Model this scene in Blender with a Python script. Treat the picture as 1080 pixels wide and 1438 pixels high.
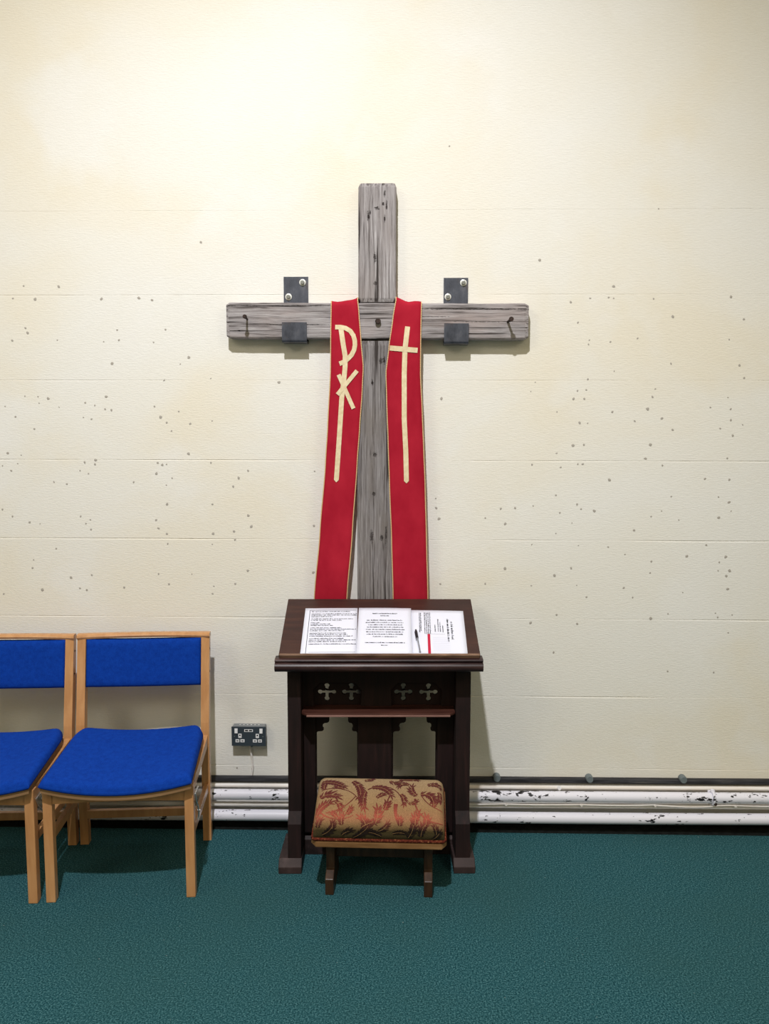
import bpy, bmesh, math, random
from mathutils import Vector, Matrix, noise

random.seed(7)
S = bpy.context.scene
C = S.collection
for o in list(bpy.data.objects):
    bpy.data.objects.remove(o)

# ------------------------------------------------------------------ camera
PITCH, YAW, ROLL = math.radians(5.7), math.radians(1.2), math.radians(0.10)
fwd = Vector((-math.sin(YAW)*math.cos(PITCH), math.cos(YAW)*math.cos(PITCH), -math.sin(PITCH)))
rgt = Vector((math.cos(YAW), math.sin(YAW), 0))
up = rgt.cross(fwd)
r2 = rgt*math.cos(ROLL)+up*math.sin(ROLL)
u2 = up*math.cos(ROLL)-rgt*math.sin(ROLL)
cam = bpy.data.cameras.new('camera')
cam.sensor_fit = 'VERTICAL'
cam.sensor_height = 24.0
cam.lens = 1150.0/1438.0*24.0
cam.clip_start = 0.05
co = bpy.data.objects.new('camera', cam)
C.objects.link(co)
M = Matrix((r2, u2, -fwd)).transposed().to_4x4()
M.translation = Vector((0.1013, -3.39, 1.68))
co.matrix_world = M
S.camera = co

# ------------------------------------------------------------------ world, lamps, exposure
S.view_settings.view_transform = 'Standard'
S.view_settings.look = 'None'
S.view_settings.gamma = 1.0
S.view_settings.use_curve_mapping = False
S.view_settings.exposure = 0.10
wd = bpy.data.worlds.new('room_ambience')
S.world = wd
wd.use_nodes = True
wd.node_tree.nodes['Background'].inputs[0].default_value = (1.0, 0.86, 0.54, 1)
wd.node_tree.nodes['Background'].inputs[1].default_value = 0.315

def lamp(name, loc, power, col, radius):
    l = bpy.data.lights.new(name, 'POINT')
    l.energy = power
    l.color = col
    l.shadow_soft_size = radius
    o = bpy.data.objects.new(name, l)
    o.location = loc
    C.objects.link(o)
    return o
# ceiling spotlight that lights the cross (it hangs high above the viewer)
sp = bpy.data.lights.new('ceiling_spotlight', 'SPOT')
sp.energy = 940
sp.color = (0.965, 0.970, 1.0)
sp.shadow_soft_size = 0.07
sp.spot_size = math.radians(85)
sp.spot_blend = 1.0
spo = bpy.data.objects.new('ceiling_spotlight', sp)
spo.location = (-0.33, -3.4, 5.3)
spo.rotation_euler = (Vector((-0.30, 0, 0.2))-Vector(spo.location)).to_track_quat('-Z', 'Y').to_euler()
C.objects.link(spo)
lamp('far_fill_lamp', (-4.4, -5.8, 5.2), 250, (1.0, 0.90, 0.70), 1.0)  # unseen wide lamps, left and right, added as fill to soften the spotlight's shadows
lamp('far_fill_lamp', (4.4, -6.0, 5.2), 210, (1.0, 0.90, 0.70), 1.0)

# ------------------------------------------------------------------ material helpers
def mat(name, col, rough=0.6, spec=0.3, metal=0.0, coat=0.0, sheen=0.0):
    m = bpy.data.materials.new(name)
    m.use_nodes = True
    b = m.node_tree.nodes['Principled BSDF']
    b.inputs['Base Color'].default_value = (*col, 1)
    b.inputs['Roughness'].default_value = rough
    b.inputs['Specular IOR Level'].default_value = spec
    b.inputs['Metallic'].default_value = metal
    b.inputs['Coat Weight'].default_value = coat
    b.inputs['Coat Roughness'].default_value = 0.25
    b.inputs['Sheen Weight'].default_value = sheen
    return m

class NT:
    def __init__(s, m):
        s.t = m.node_tree
        s.n = s.t.nodes
        s.b = s.n['Principled BSDF']
        s.tc = s.n.new('ShaderNodeTexCoord')
    def link(s, a, b):
        s.t.links.new(a, b)
    def coords(s, scale=(1, 1, 1), loc=(0, 0, 0), kind='Object'):
        mp = s.n.new('ShaderNodeMapping')
        mp.inputs['Scale'].default_value = scale
        mp.inputs['Location'].default_value = loc
        s.link(s.tc.outputs[kind], mp.inputs[0])
        return mp.outputs[0]
    def noise(s, vec, scale, detail=3, rough=0.55, dist=0.0):
        t = s.n.new('ShaderNodeTexNoise')
        t.inputs['Scale'].default_value = scale
        t.inputs['Detail'].default_value = detail
        t.inputs['Roughness'].default_value = rough
        t.inputs['Distortion'].default_value = dist
        s.link(vec, t.inputs['Vector'])
        return t.outputs['Fac']
    def ramp(s, fac, stops):
        r = s.n.new('ShaderNodeValToRGB')
        e = r.color_ramp.elements
        e[0].position, e[0].color = stops[0][0], (*stops[0][1], 1)
        e[1].position, e[1].color = stops[-1][0], (*stops[-1][1], 1)
        for p, c in stops[1:-1]:
            k = e.new(p)
            k.color = (*c, 1)
        s.link(fac, r.inputs[0])
        return r.outputs[0]
    def mix(s, fac, a, b, mode='MIX'):
        x = s.n.new('ShaderNodeMix')
        x.data_type = 'RGBA'
        x.blend_type = mode
        for sock, v in ((x.inputs[0], fac), (x.inputs[6], a), (x.inputs[7], b)):
            if isinstance(v, (int, float)):
                sock.default_value = v
            elif isinstance(v, tuple):
                sock.default_value = (*v, 1)
            else:
                s.link(v, sock)
        return x.outputs[2]
    def math(s, op, a, b=0.0, clamp=False):
        x = s.n.new('ShaderNodeMath')
        x.operation = op
        x.use_clamp = clamp
        for i, v in enumerate((a, b)):
            if isinstance(v, (int, float)):
                x.inputs[i].default_value = v
            else:
                s.link(v, x.inputs[i])
        return x.outputs[0]
    def col(s, c):
        s.link(c, s.b.inputs['Base Color'])
    def bump(s, h, strength=0.3, dist=0.002):
        x = s.n.new('ShaderNodeBump')
        x.inputs['Strength'].default_value = strength
        x.inputs['Distance'].default_value = dist
        s.link(h, x.inputs['Height'])
        s.link(x.outputs[0], s.b.inputs['Normal'])
    def rough(s, v):
        s.link(v, s.b.inputs['Roughness'])

def g(v):
    return (v, v, v)

# painted plaster of the wall
m_wall = mat('cream_wall_paint', (0.80, 0.74, 0.60), 0.85, 0.15)
t = NT(m_wall)
v = t.coords()
big = t.noise(t.coords((0.8, 1, 1.0)), 1.3, 4, 0.55, 0.4)
yel = t.ramp(big, [(0.34, (0.795, 0.785, 0.755)), (0.50, (0.79, 0.768, 0.712)), (0.66, (0.785, 0.732, 0.62))])
wht = t.noise(t.coords((1, 1, 1), (3.1, 0, 7.7)), 2.4, 3, 0.5)
c = t.mix(t.ramp(wht, [(0.56, g(0)), (0.68, g(0.7))]), yel, (0.81, 0.80, 0.775))
brush = t.noise(t.coords((6, 6, 60)), 4, 4, 0.6)
c = t.mix(0.10, c, t.ramp(brush, [(0.3, (0.62, 0.56, 0.44)), (0.7, (0.95, 0.93, 0.85))]))
t.col(c)
t.bump(t.noise(t.coords((14, 14, 45)), 4, 5, 0.65), 0.38, 0.004)

m_speck = mat('old_filler_speck', (0.40, 0.37, 0.33), 0.9, 0.1)

m_carpet = mat('teal_carpet', (0.02, 0.10, 0.11), 0.95, 0.05)
t = NT(m_carpet)
fine = t.noise(t.coords(), 190, 3, 0.75)
mid = t.noise(t.coords((1, 1, 1), (4, 2, 0)), 1.6, 4, 0.6)
c = t.ramp(fine, [(0.34, (0.003, 0.022, 0.028)), (0.5, (0.018, 0.078, 0.095)), (0.66, (0.085, 0.205, 0.225))])
c = t.mix(t.ramp(mid, [(0.4, g(0)), (0.7, g(0.35))]), c, (0.028, 0.075, 0.070))
lint = t.noise(t.coords((1, 1, 1), (9, 9, 0)), 95, 1, 0.4)
c = t.mix(t.ramp(lint, [(0.80, g(0)), (0.84, g(0.7))]), c, (0.35, 0.38, 0.36))
t.col(c)
t.bump(t.noise(t.coords((1, 1, 1), (3, 5, 0)), 260, 2, 0.6), 0.5, 0.004)

m_tar = mat('black_floor_edge', (0.006, 0.007, 0.007), 0.9, 0.1)
t = NT(m_tar)
t.col(t.ramp(t.noise(t.coords(), 40, 3), [(0.3, (0.003, 0.004, 0.004)), (0.7, (0.012, 0.014, 0.013))]))

m_rail = mat('black_painted_ledge', (0.02, 0.02, 0.025), 0.5, 0.4)
t = NT(m_rail)
t.col(t.ramp(t.noise(t.coords((3, 30, 30)), 3, 4), [(0.35, (0.010, 0.010, 0.013)), (0.6, (0.035, 0.035, 0.042)), (0.75, (0.10, 0.095, 0.085))]))

def chipped(name, lim, off):
    m = mat(name, (0.8, 0.8, 0.84), 0.35, 0.4)
    t = NT(m)
    ch = t.noise(t.coords((1, 1.9, 1.9), (off, 0, 0)), 26, 5, 0.66, 0.15)
    zone = t.noise(t.coords((1, 0.4, 0.4), (off*2+2.2, 0, 0)), 3.2, 2, 0.5)
    chip = t.math('ADD', ch, t.math('MULTIPLY', zone, 0.42))
    c = t.mix(t.ramp(chip, [(lim, g(0)), (lim+0.010, g(1))]), (0.76, 0.75, 0.83), (0.012, 0.011, 0.014))
    t.col(c)
    t.bump(t.ramp(chip, [(lim-0.005, g(1)), (lim+0.015, g(0))]), 0.5, 0.001)
    return m
m_pipe = chipped('chipped_white_pipe_paint', 0.800, 0.0)
m_pipe_low = chipped('white_pipe_paint', 0.835, 3.7)

m_pipe2 = mat('cream_pipe_paint', (0.78, 0.74, 0.70), 0.45, 0.35)
t = NT(m_pipe2)
t.col(t.ramp(t.noise(t.coords((2, 20, 20)), 4, 4), [(0.35, (0.74, 0.68, 0.62)), (0.65, (0.80, 0.78, 0.76))]))

m_whiteplastic = mat('white_plastic', (0.82, 0.82, 0.84), 0.35, 0.5)
m_bolt = mat('zinc_bolt', (0.30, 0.31, 0.29), 0.35, 0.5, 0.75)
m_washer = mat('pale_zinc_washer', (0.80, 0.81, 0.79), 0.38, 0.5, 0.55)
m_plug = mat('dull_grey_stud', (0.16, 0.19, 0.20), 0.5, 0.4, 0.2)

m_steel = mat('blue_black_steel', (0.05, 0.055, 0.07), 0.42, 0.5, 0.35)
t = NT(m_steel)
n1 = t.noise(t.coords((1, 1, 0.5)), 22, 5, 0.65)
c = t.ramp(n1, [(0.3, (0.028, 0.031, 0.042)), (0.55, (0.075, 0.082, 0.105)), (0.75, (0.15, 0.15, 0.17))])
n2 = t.noise(t.coords((1, 1, 1), (5, 1, 3)), 16, 4, 0.6)
c = t.mix(t.ramp(n2, [(0.58, g(0)), (0.72, g(0.6))]), c, (0.085, 0.055, 0.045))
t.col(c)

m_nail = mat('rusty_nail', (0.030, 0.020, 0.017), 0.7, 0.3, 0.2)
t = NT(m_nail)
t.col(t.ramp(t.noise(t.coords(), 120, 3), [(0.35, (0.012, 0.009, 0.009)), (0.7, (0.075, 0.045, 0.035))]))

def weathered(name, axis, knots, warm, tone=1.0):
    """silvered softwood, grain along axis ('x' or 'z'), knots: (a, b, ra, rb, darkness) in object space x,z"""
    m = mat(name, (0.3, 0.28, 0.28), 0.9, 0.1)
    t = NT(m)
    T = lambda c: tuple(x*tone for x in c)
    def grain(cross, along, off, scale, detail, rough, dist):
        return t.noise(t.coords((along, cross, cross) if axis == 'x' else (cross, cross, along), off), scale, detail, rough, dist)
    n1 = grain(44, 2.0, (0, 0, 0), 1.3, 7, 0.68, 0.5)
    base = t.ramp(n1, [(0.25, T((0.115, 0.098, 0.095))), (0.42, T((0.25, 0.228, 0.226))), (0.56, T((0.38, 0.355, 0.362))), (0.75, T((0.49, 0.465, 0.475)))])
    n2 = grain(120, 4.0, (1, 4, 2), 1.2, 6, 0.75, 0.4)
    base = t.mix(0.62, base, t.ramp(n2, [(0.36, T((0.05, 0.042, 0.040))), (0.46, T((0.28, 0.255, 0.258))), (0.58, T((0.43, 0.405, 0.415))), (0.66, T((0.66, 0.63, 0.65)))]))
    n3 = grain(6, 2, (8, 3, 5), 1.5, 3, 0.5, 0)
    base = t.mix(t.ramp(n3, [(0.48, g(0)), (0.70, g(0.6))]), base, T(warm))
    # drying cracks of several widths
    n4 = grain(95, 2.2, (3, 7, 1), 0.8, 3, 0.5, 0.3)
    base = t.mix(t.ramp(n4, [(0.335, g(0.9)), (0.395, g(0))]), base, (0.040, 0.032, 0.030))
    n5 = grain(210, 5.0, (13, 2, 6), 0.9, 2, 0.5, 0.3)
    base = t.mix(t.ramp(n5, [(0.34, g(0.75)), (0.41, g(0))]), base, (0.060, 0.048, 0.045))
    h = t.math('ADD', t.math('MULTIPLY', n2, 0.8), t.math('MULTIPLY', n1, 0.5))
    h = t.math('SUBTRACT', h, t.ramp(n4, [(0.31, g(0.5)), (0.37, g(0))]))
    for (a, b, ra, rb, dark) in knots:
        mp = t.n.new('ShaderNodeMapping')
        mp.vector_type = 'TEXTURE'
        mp.inputs['Location'].default_value = (a, 0, b)
        mp.inputs['Scale'].default_value = (ra, 1e3, rb)
        wob = t.n.new('ShaderNodeTexNoise')
        wob.inputs['Scale'].default_value = 140
        wob.inputs['Detail'].default_value = 3
        t.link(t.tc.outputs['Object'], wob.inputs['Vector'])
        t.link(t.tc.outputs['Object'], mp.inputs[0])
        ln = t.n.new('ShaderNodeVectorMath')
        ln.operation = 'LENGTH'
        t.link(mp.outputs[0], ln.inputs[0])
        d = t.math('ADD', ln.outputs['Value'], t.math('MULTIPLY', t.math('SUBTRACT', wob.outputs['Fac'], 0.5), 1.8))
        k = t.ramp(d, [(0.30, g(dark)), (1.0, g(0))])
        base = t.mix(k, base, (0.022, 0.016, 0.015))
        h = t.math('SUBTRACT', h, t.math('MULTIPLY', k, 1.2))
    t.col(base)
    t.bump(h, 0.9, 0.005)
    return m

KNOTS = [
    (-0.034, 2.52, 0.006, 0.022, 0.95), (-0.027, 2.535, 0.003, 0.010, 0.8), (0.0, 2.55, 0.010, 0.008, 0.75),
    (0.024, 2.567, 0.007, 0.007, 0.9), (0.030, 2.605, 0.004, 0.018, 0.85), (0.038, 2.56, 0.004, 0.020, 0.9),
    (0.030, 2.51, 0.004, 0.014, 0.9), (-0.008, 2.36, 0.006, 0.020, 0.85), (-0.006, 2.26, 0.009, 0.010, 0.7),
    (0.016, 1.955, 0.010, 0.014, 0.75), (0.030, 1.958, 0.004, 0.018, 0.95), (-0.018, 1.87, 0.005, 0.012, 0.95),
    (-0.008, 1.58, 0.010, 0.012, 0.7), (-0.012, 1.42, 0.009, 0.010, 0.7), (-0.020, 1.245, 0.007, 0.030, 0.8),
    (0.020, 1.24, 0.008, 0.014, 0.8), (0.038, 1.25, 0.004, 0.05, 0.8)]
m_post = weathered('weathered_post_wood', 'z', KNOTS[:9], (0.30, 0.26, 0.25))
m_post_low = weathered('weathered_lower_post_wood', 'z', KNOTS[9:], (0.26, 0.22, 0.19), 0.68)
m_bar = weathered('weathered_bar_wood', 'x', [
    (-0.42, 2.174, 0.30, 0.0022, 0.85), (0.40, 2.160, 0.30, 0.0025, 0.85), (-0.553, 2.075, 0.007, 0.004, 0.95),
    (-0.30, 2.10, 0.16, 0.002, 0.6), (0.45, 2.11, 0.15, 0.002, 0.6), (0.2, 2.13, 0.10, 0.002, 0.5)], (0.42, 0.34, 0.32))

m_red = mat('crimson_stole_cloth', (0.42, 0.010, 0.028), 0.8, 0.12)
m_red.node_tree.nodes['Principled BSDF'].inputs['Sheen Weight'].default_value = 0.05
t = NT(m_red)
t.col(t.ramp(t.noise(t.coords((3, 3, 2)), 4, 4), [(0.3, (0.335, 0.006, 0.022)), (0.7, (0.43, 0.014, 0.034))]))
t.bump(t.noise(t.coords((1, 1, 1)), 700, 2), 0.35, 0.0008)
m_gold = mat('pale_gold_braid', (0.66, 0.47, 0.22), 0.7, 0.3)
t = NT(m_gold)
wv = t.n.new('ShaderNodeTexWave')
wv.inputs['Scale'].default_value = 45
wv.bands_direction = 'Z'
t.link(t.coords(), wv.inputs[0])
t.col(t.ramp(wv.outputs['Fac'], [(0.2, (0.52, 0.32, 0.13)), (0.8, (0.80, 0.62, 0.36))]))
m_cream = mat('cream_applique_cloth', (0.78, 0.66, 0.43), 0.75, 0.2)
t = NT(m_cream)
t.col(t.ramp(t.noise(t.coords(), 60, 3), [(0.3, (0.66, 0.53, 0.32)), (0.7, (0.80, 0.69, 0.47))]))

def darkwood(name, c0, c1, c2, rough, coat, sc=(2, 2, 22)):
    m = mat(name, c1, rough, 0.28, 0, coat)
    t = NT(m)
    n1 = t.noise(t.coords(sc), 2.2, 5, 0.6, 0.4)
    n2 = t.noise(t.coords((1, 1, 1), (4, 4, 4)), 5, 3)
    c = t.ramp(n1, [(0.3, c0), (0.55, c1), (0.75, c2)])
    c = t.mix(t.ramp(n2, [(0.45, g(0)), (0.75, g(0.5))]), c, c2)
    t.col(c)
    t.bump(n1, 0.15, 0.001)
    return m
m_oak = darkwood('dark_mahogany', (0.006, 0.0028, 0.0028), (0.013, 0.0052, 0.0052), (0.026, 0.0100, 0.0092), 0.68, 0.0, (22, 22, 2))
m_desktop = darkwood('red_brown_desk_board', (0.026, 0.010, 0.009), (0.040, 0.015, 0.013), (0.066, 0.025, 0.016), 0.48, 0.1, (2, 20, 20))
m_roll = darkwood('polished_moulding', (0.012, 0.005, 0.006), (0.022, 0.009, 0.010), (0.085, 0.042, 0.038), 0.40, 0.15, (2, 24, 24))
m_worn = darkwood('worn_edge_wood', (0.045, 0.022, 0.014), (0.11, 0.060, 0.038), (0.33, 0.20, 0.13), 0.5, 0.1, (3, 30, 30))
m_shelf = darkwood('red_shelf_wood', (0.035, 0.012, 0.009), (0.060, 0.021, 0.015), (0.095, 0.036, 0.024), 0.45, 0.1, (2, 24, 24))
m_nosing = darkwood('pale_worn_nosing', (0.16, 0.075, 0.060), (0.26, 0.14, 0.12), (0.36, 0.22, 0.20), 0.45, 0.1, (3, 30, 30))
m_foot = darkwood('scuffed_foot_wood', (0.012, 0.007, 0.0065), (0.027, 0.016, 0.015), (0.070, 0.044, 0.042), 0.62, 0.0, (10, 10, 10))
m_stool = darkwood('brown_stool_wood', (0.020, 0.009, 0.004), (0.042, 0.020, 0.009), (0.080, 0.042, 0.021), 0.45, 0.15, (16, 16, 3))
m_board = darkwood('tan_stool_board', (0.13, 0.062, 0.022), (0.21, 0.105, 0.040), (0.30, 0.17, 0.075), 0.5, 0.1, (3, 22, 22))
m_beech = darkwood('varnished_beech', (0.44, 0.205, 0.078), (0.52, 0.260, 0.106), (0.60, 0.325, 0.145), 0.36, 0.35, (18, 18, 2.0))
m_ply = darkwood('curved_plywood', (0.20, 0.11, 0.05), (0.27, 0.155, 0.075), (0.33, 0.20, 0.10), 0.5, 0.05, (2, 18, 40))

m_blue = mat('royal_blue_wool', (0.006, 0.040, 0.37), 0.92, 0.08)
t = NT(m_blue)
t.col(t.mix(0.35, t.ramp(t.noise(t.coords(), 55, 4, 0.7), [(0.3, (0.0015, 0.026, 0.22)), (0.7, (0.004, 0.050, 0.36))]),
            t.ramp(t.noise(t.coords((1, 1, 1), (2, 2, 2)), 420, 2), [(0.3, (0.001, 0.02, 0.20)), (0.7, (0.008, 0.065, 0.43))])))
t.bump(t.noise(t.coords(), 500, 3, 0.7), 0.5, 0.0015)
m_chrome = mat('bright_link_wire', (0.75, 0.75, 0.74), 0.25, 0.5, 0.9)

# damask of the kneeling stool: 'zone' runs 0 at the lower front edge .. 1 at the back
def damask(name, stops, bump=True):
    m = mat(name, (0.3, 0.2, 0.1), 0.85, 0.15)
    t = NT(m)
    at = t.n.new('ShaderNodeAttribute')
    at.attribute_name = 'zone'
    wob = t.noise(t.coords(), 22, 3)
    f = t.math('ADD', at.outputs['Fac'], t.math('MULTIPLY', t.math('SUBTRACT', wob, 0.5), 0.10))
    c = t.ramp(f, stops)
    weave = t.noise(t.coords((1, 1, 1)), 330, 2, 0.6)
    c = t.mix(0.55, c, t.ramp(weave, [(0.30, g(0.30)), (0.5, g(0.62)), (0.70, g(1.0))]), 'MULTIPLY')
    t.col(t.mix(0.0, c, c))
    t.bump(weave, 0.6, 0.0015)
    return m
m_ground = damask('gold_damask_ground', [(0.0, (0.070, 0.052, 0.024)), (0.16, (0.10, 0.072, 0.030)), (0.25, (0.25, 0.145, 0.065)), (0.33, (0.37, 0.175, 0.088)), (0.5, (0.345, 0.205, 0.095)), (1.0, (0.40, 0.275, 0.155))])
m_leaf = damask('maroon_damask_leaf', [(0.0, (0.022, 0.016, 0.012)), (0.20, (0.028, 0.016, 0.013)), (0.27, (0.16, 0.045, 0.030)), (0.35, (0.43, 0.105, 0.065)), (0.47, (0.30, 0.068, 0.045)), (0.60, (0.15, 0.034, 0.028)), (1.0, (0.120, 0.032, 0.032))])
m_vein = mat('pale_leaf_vein_thread', (0.42, 0.24, 0.10), 0.85, 0.1)
m_braid = mat('red_gimp_braid', (0.16, 0.03, 0.015), 0.85, 0.1)
t = NT(m_braid)
t.col(t.ramp(t.noise(t.coords(), 140, 2), [(0.35, (0.055, 0.010, 0.007)), (0.58, (0.13, 0.026, 0.013)), (0.78, (0.36, 0.17, 0.07))]))

m_paper = mat('white_paper', (0.74, 0.76, 0.88), 0.75, 0.2)
m_ink = mat('black_ink', (0.035, 0.035, 0.045), 0.8, 0.1)
m_inkgrey = mat('grey_ink', (0.24, 0.24, 0.28), 0.8, 0.1)
m_inkred = mat('red_ink', (0.50, 0.020, 0.055), 0.7, 0.2)
m_inkfaint = mat('faint_rule_ink', (0.60, 0.60, 0.70), 0.8, 0.1)
m_penblack = mat('black_pen_plastic', (0.012, 0.012, 0.018), 0.3, 0.5)
m_penclear = mat('clear_pen_barrel', (0.42, 0.44, 0.50), 0.15, 0.5)

m_plate = mat('dark_grey_metal_plate', (0.045, 0.060, 0.078), 0.45, 0.5, 0.2)
m_box = mat('grey_metal_box', (0.22, 0.235, 0.25), 0.45, 0.5, 0.3)
m_hole = mat('black_socket_hole', (0.008, 0.008, 0.010), 0.6, 0.2)

# ------------------------------------------------------------------ mesh helpers
class MB:
    def __init__(s):
        s.v = []
        s.f = []
        s.sm = []
    def add(s, vs, fs, smooth=False):
        o = len(s.v)
        s.v += [tuple(p) for p in vs]
        for f in fs:
            s.f.append(tuple(i+o for i in f))
            s.sm.append(smooth)
        return s
    def box(s, x0, x1, y0, y1, z0, z1, b=0.0, mtx=None):
        bm = bmesh.new()
        bmesh.ops.create_cube(bm, size=1)
        for v in bm.verts:
            v.co = Vector(((x0+x1)/2+v.co.x*(x1-x0), (y0+y1)/2+v.co.y*(y1-y0), (z0+z1)/2+v.co.z*(z1-z0)))
        if b > 0:
            bmesh.ops.bevel(bm, geom=list(bm.edges), offset=b, segments=2, profile=0.6, affect='EDGES')
        s.bm(bm, mtx)
        return s
    def bm(s, bm, mtx=None, smooth=False):
        bm.verts.ensure_lookup_table()
        bm.verts.index_update()
        vs = [(mtx @ v.co) if mtx else v.co.copy() for v in bm.verts]
        fs = [[v.index for v in f.verts] for f in bm.faces]
        s.add(vs, fs, smooth)
        bm.free()
        return s
    def grid(s, rows, close_u=False, smooth=True):
        n, m = len(rows), len(rows[0])
        vs = [p for r in rows for p in r]
        fs = []
        for i in range(n-1):
            for j in range(m if close_u else m-1):
                k = (j+1) % m
                fs.append((i*m+j, i*m+k, (i+1)*m+k, (i+1)*m+j))
        s.add(vs, fs, smooth)
        return s
    def tube(s, pts, r, seg=10, cap=True, smooth=True):
        pts = [Vector(p) for p in pts]
        rs = r if isinstance(r, (list, tuple)) else [r]*len(pts)
        rings = []
        ref = None
        for i, p in enumerate(pts):
            d = (pts[min(i+1, len(pts)-1)]-pts[max(i-1, 0)]).normalized()
            if ref is None:
                ref = Vector((0, 0, 1)) if abs(d.z) < 0.9 else Vector((1, 0, 0))
            a = (ref-d*ref.dot(d)).normalized()
            ref = a
            bb = d.cross(a)
            rings.append([p+(a*math.cos(2*math.pi*k/seg)+bb*math.sin(2*math.pi*k/seg))*rs[i] for k in range(seg)])
        s.grid(rings, True, smooth)
        if cap:
            s.add(rings[0], [tuple(range(seg))[::-1]])
            s.add(rings[-1], [tuple(range(seg))])
        return s
    def prism(s, poly, y0, y1):
        """poly of (x,z) extruded from y0 to y1"""
        n = len(poly)
        vs = [(x, y0, z) for x, z in poly]+[(x, y1, z) for x, z in poly]
        fs = [tuple(range(n)), tuple(range(2*n-1, n-1, -1))]
        for i in range(n):
            j = (i+1) % n
            fs.append((i, i+n, j+n, j))
        s.add(vs, fs)
        return s
    def prism_x(s, poly, x0, x1):
        """poly of (y,z) extruded along x"""
        n = len(poly)
        vs = [(x0, y, z) for y, z in poly]+[(x1, y, z) for y, z in poly]
        fs = [tuple(range(n)), tuple(range(2*n-1, n-1, -1))]
        for i in range(n):
            j = (i+1) % n
            fs.append((i, i+n, j+n, j))
        s.add(vs, fs)
        return s
    def build(s, name, m, parent=None, bevel=0.0, mtx=None, fixn=True):
        me = bpy.data.meshes.new(name)
        me.from_pydata(s.v, [], s.f)
        if fixn or bevel:
            bm = bmesh.new()
            bm.from_mesh(me)
            if bevel:
                bmesh.ops.remove_doubles(bm, verts=bm.verts, dist=1e-6)
                es = [e for e in bm.edges if len(e.link_faces) == 2 and e.calc_face_angle(0) > 0.6]
                bmesh.ops.bevel(bm, geom=es, offset=bevel, segments=2, profile=0.6, affect='EDGES')
            bmesh.ops.recalc_face_normals(bm, faces=bm.faces)
            bm.to_mesh(me)
            bm.free()
        if not bevel and len(me.polygons) == len(s.sm):
            me.polygons.foreach_set('use_smooth', s.sm)
        me.materials.append(m)
        me.update()
        o = bpy.data.objects.new(name, me)
        C.objects.link(o)
        if parent is not None:
            o.parent = parent
        if mtx is not None:
            o.matrix_local = mtx
        return o

def tag(o, label=None, cat=None, group=None, kind=None):
    if label:
        o['label'] = label
    if cat:
        o['category'] = cat
    if group:
        o['group'] = group
    if kind:
        o['kind'] = kind
    return o

def thing(name, label, cat, loc=(0, 0, 0), rz=0.0, group=None):
    o = bpy.data.objects.new(name, None)
    o.empty_display_size = 0.05
    C.objects.link(o)
    o.location = loc
    o.rotation_euler = (0, 0, rz)
    return tag(o, label, cat, group)

def disc_y(mb, x, y, z, r, depth, seg=20, rr=None):
    """round boss standing off the plane y (towards -y)"""
    rr = rr or r
    a = [Vector((x+r*math.cos(2*math.pi*k/seg), y, z+r*math.sin(2*math.pi*k/seg))) for k in range(seg)]
    b = [Vector((x+r*math.cos(2*math.pi*k/seg), y-depth*0.7, z+r*math.sin(2*math.pi*k/seg))) for k in range(seg)]
    c = [Vector((x+0.86*rr*math.cos(2*math.pi*k/seg), y-depth, z+0.86*rr*math.sin(2*math.pi*k/seg))) for k in range(seg)]
    mb.grid([a, b, c], True, False)
    mb.add(c, [tuple(range(seg))])
    mb.add(a, [tuple(range(seg))])
    return mb

def interp(tab, z):
    """tab of (x,z) with z falling"""
    if z >= tab[0][1]:
        return tab[0][0]
    for (xa, za), (xb, zb) in zip(tab, tab[1:]):
        if za >= z >= zb:
            k = (za-z)/(za-zb)
            k = k*k*(3-2*k)*0.35+k*0.65
            return xa+(xb-xa)*k
    (xa, za), (xb, zb) = tab[-2:]
    return xb+(z-zb)*(xb-xa)/(zb-za)

# ------------------------------------------------------------------ wall with its courses
JOINTS = [0.2445, 0.5586, 0.8935, 1.2266, 1.5567, 1.8838, 2.2278, 2.5603, 2.893, 3.226, 3.559, 3.892, 4.225, 4.558, 4.891, 5.224, 5.557]
DEPTH = [1.0, 1.0, 1.0, 1.0, 0.9, 0.7, 0.6, 0.35, 0.06, 0.06, 0.06, 0.06, 0.06, 0.06, 0.06, 0.06, 0.06]
wall = tag(MB().box(-5, 5, 0.012, 0.20, 0.0, 5.9).build('wall_back', m_wall), 'cream painted block wall with fine horizontal joints', kind='structure')
def jd(k, x):
    n = noise.noise(Vector((x*1.7, k*13.7, 0)))*0.9+noise.noise(Vector((x*6.0, k*9.1, 3)))*0.6
    return max(0.06, min(1.0, 0.62+n))*DEPTH[k]
edges = [0.0]+JOINTS+[5.9]
NX = 300
for i in range(len(edges)-1):
    z0, z1 = edges[i], edges[i+1]
    rows = [[] for _ in range(6)]
    for q in range(NX+1):
        x = -5+10*q/NX
        db = jd(i-1, x) if i > 0 else 0.05
        dt = jd(i, x) if i < len(JOINTS) else 0.05
        w0 = 0.0011*noise.noise(Vector((x*2.5, i*3.0, 1)))
        w1 = 0.0011*noise.noise(Vector((x*2.5, (i+1)*3.0, 1)))
        pts = [(0.012, z0+w0), (0.0035*db, z0+w0), (0.0, z0+w0+0.0010*db), (0.0, z1+w1-0.0056*dt), (0.0032*dt, z1+w1), (0.012, z1+w1)]
        for r, (y, z) in zip(rows, pts):
            r.append((x, y, z))
    mb = MB()
    mb.grid(rows, False, False)
    mb.build('block_course', m_wall, wall, fixn=False)

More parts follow.
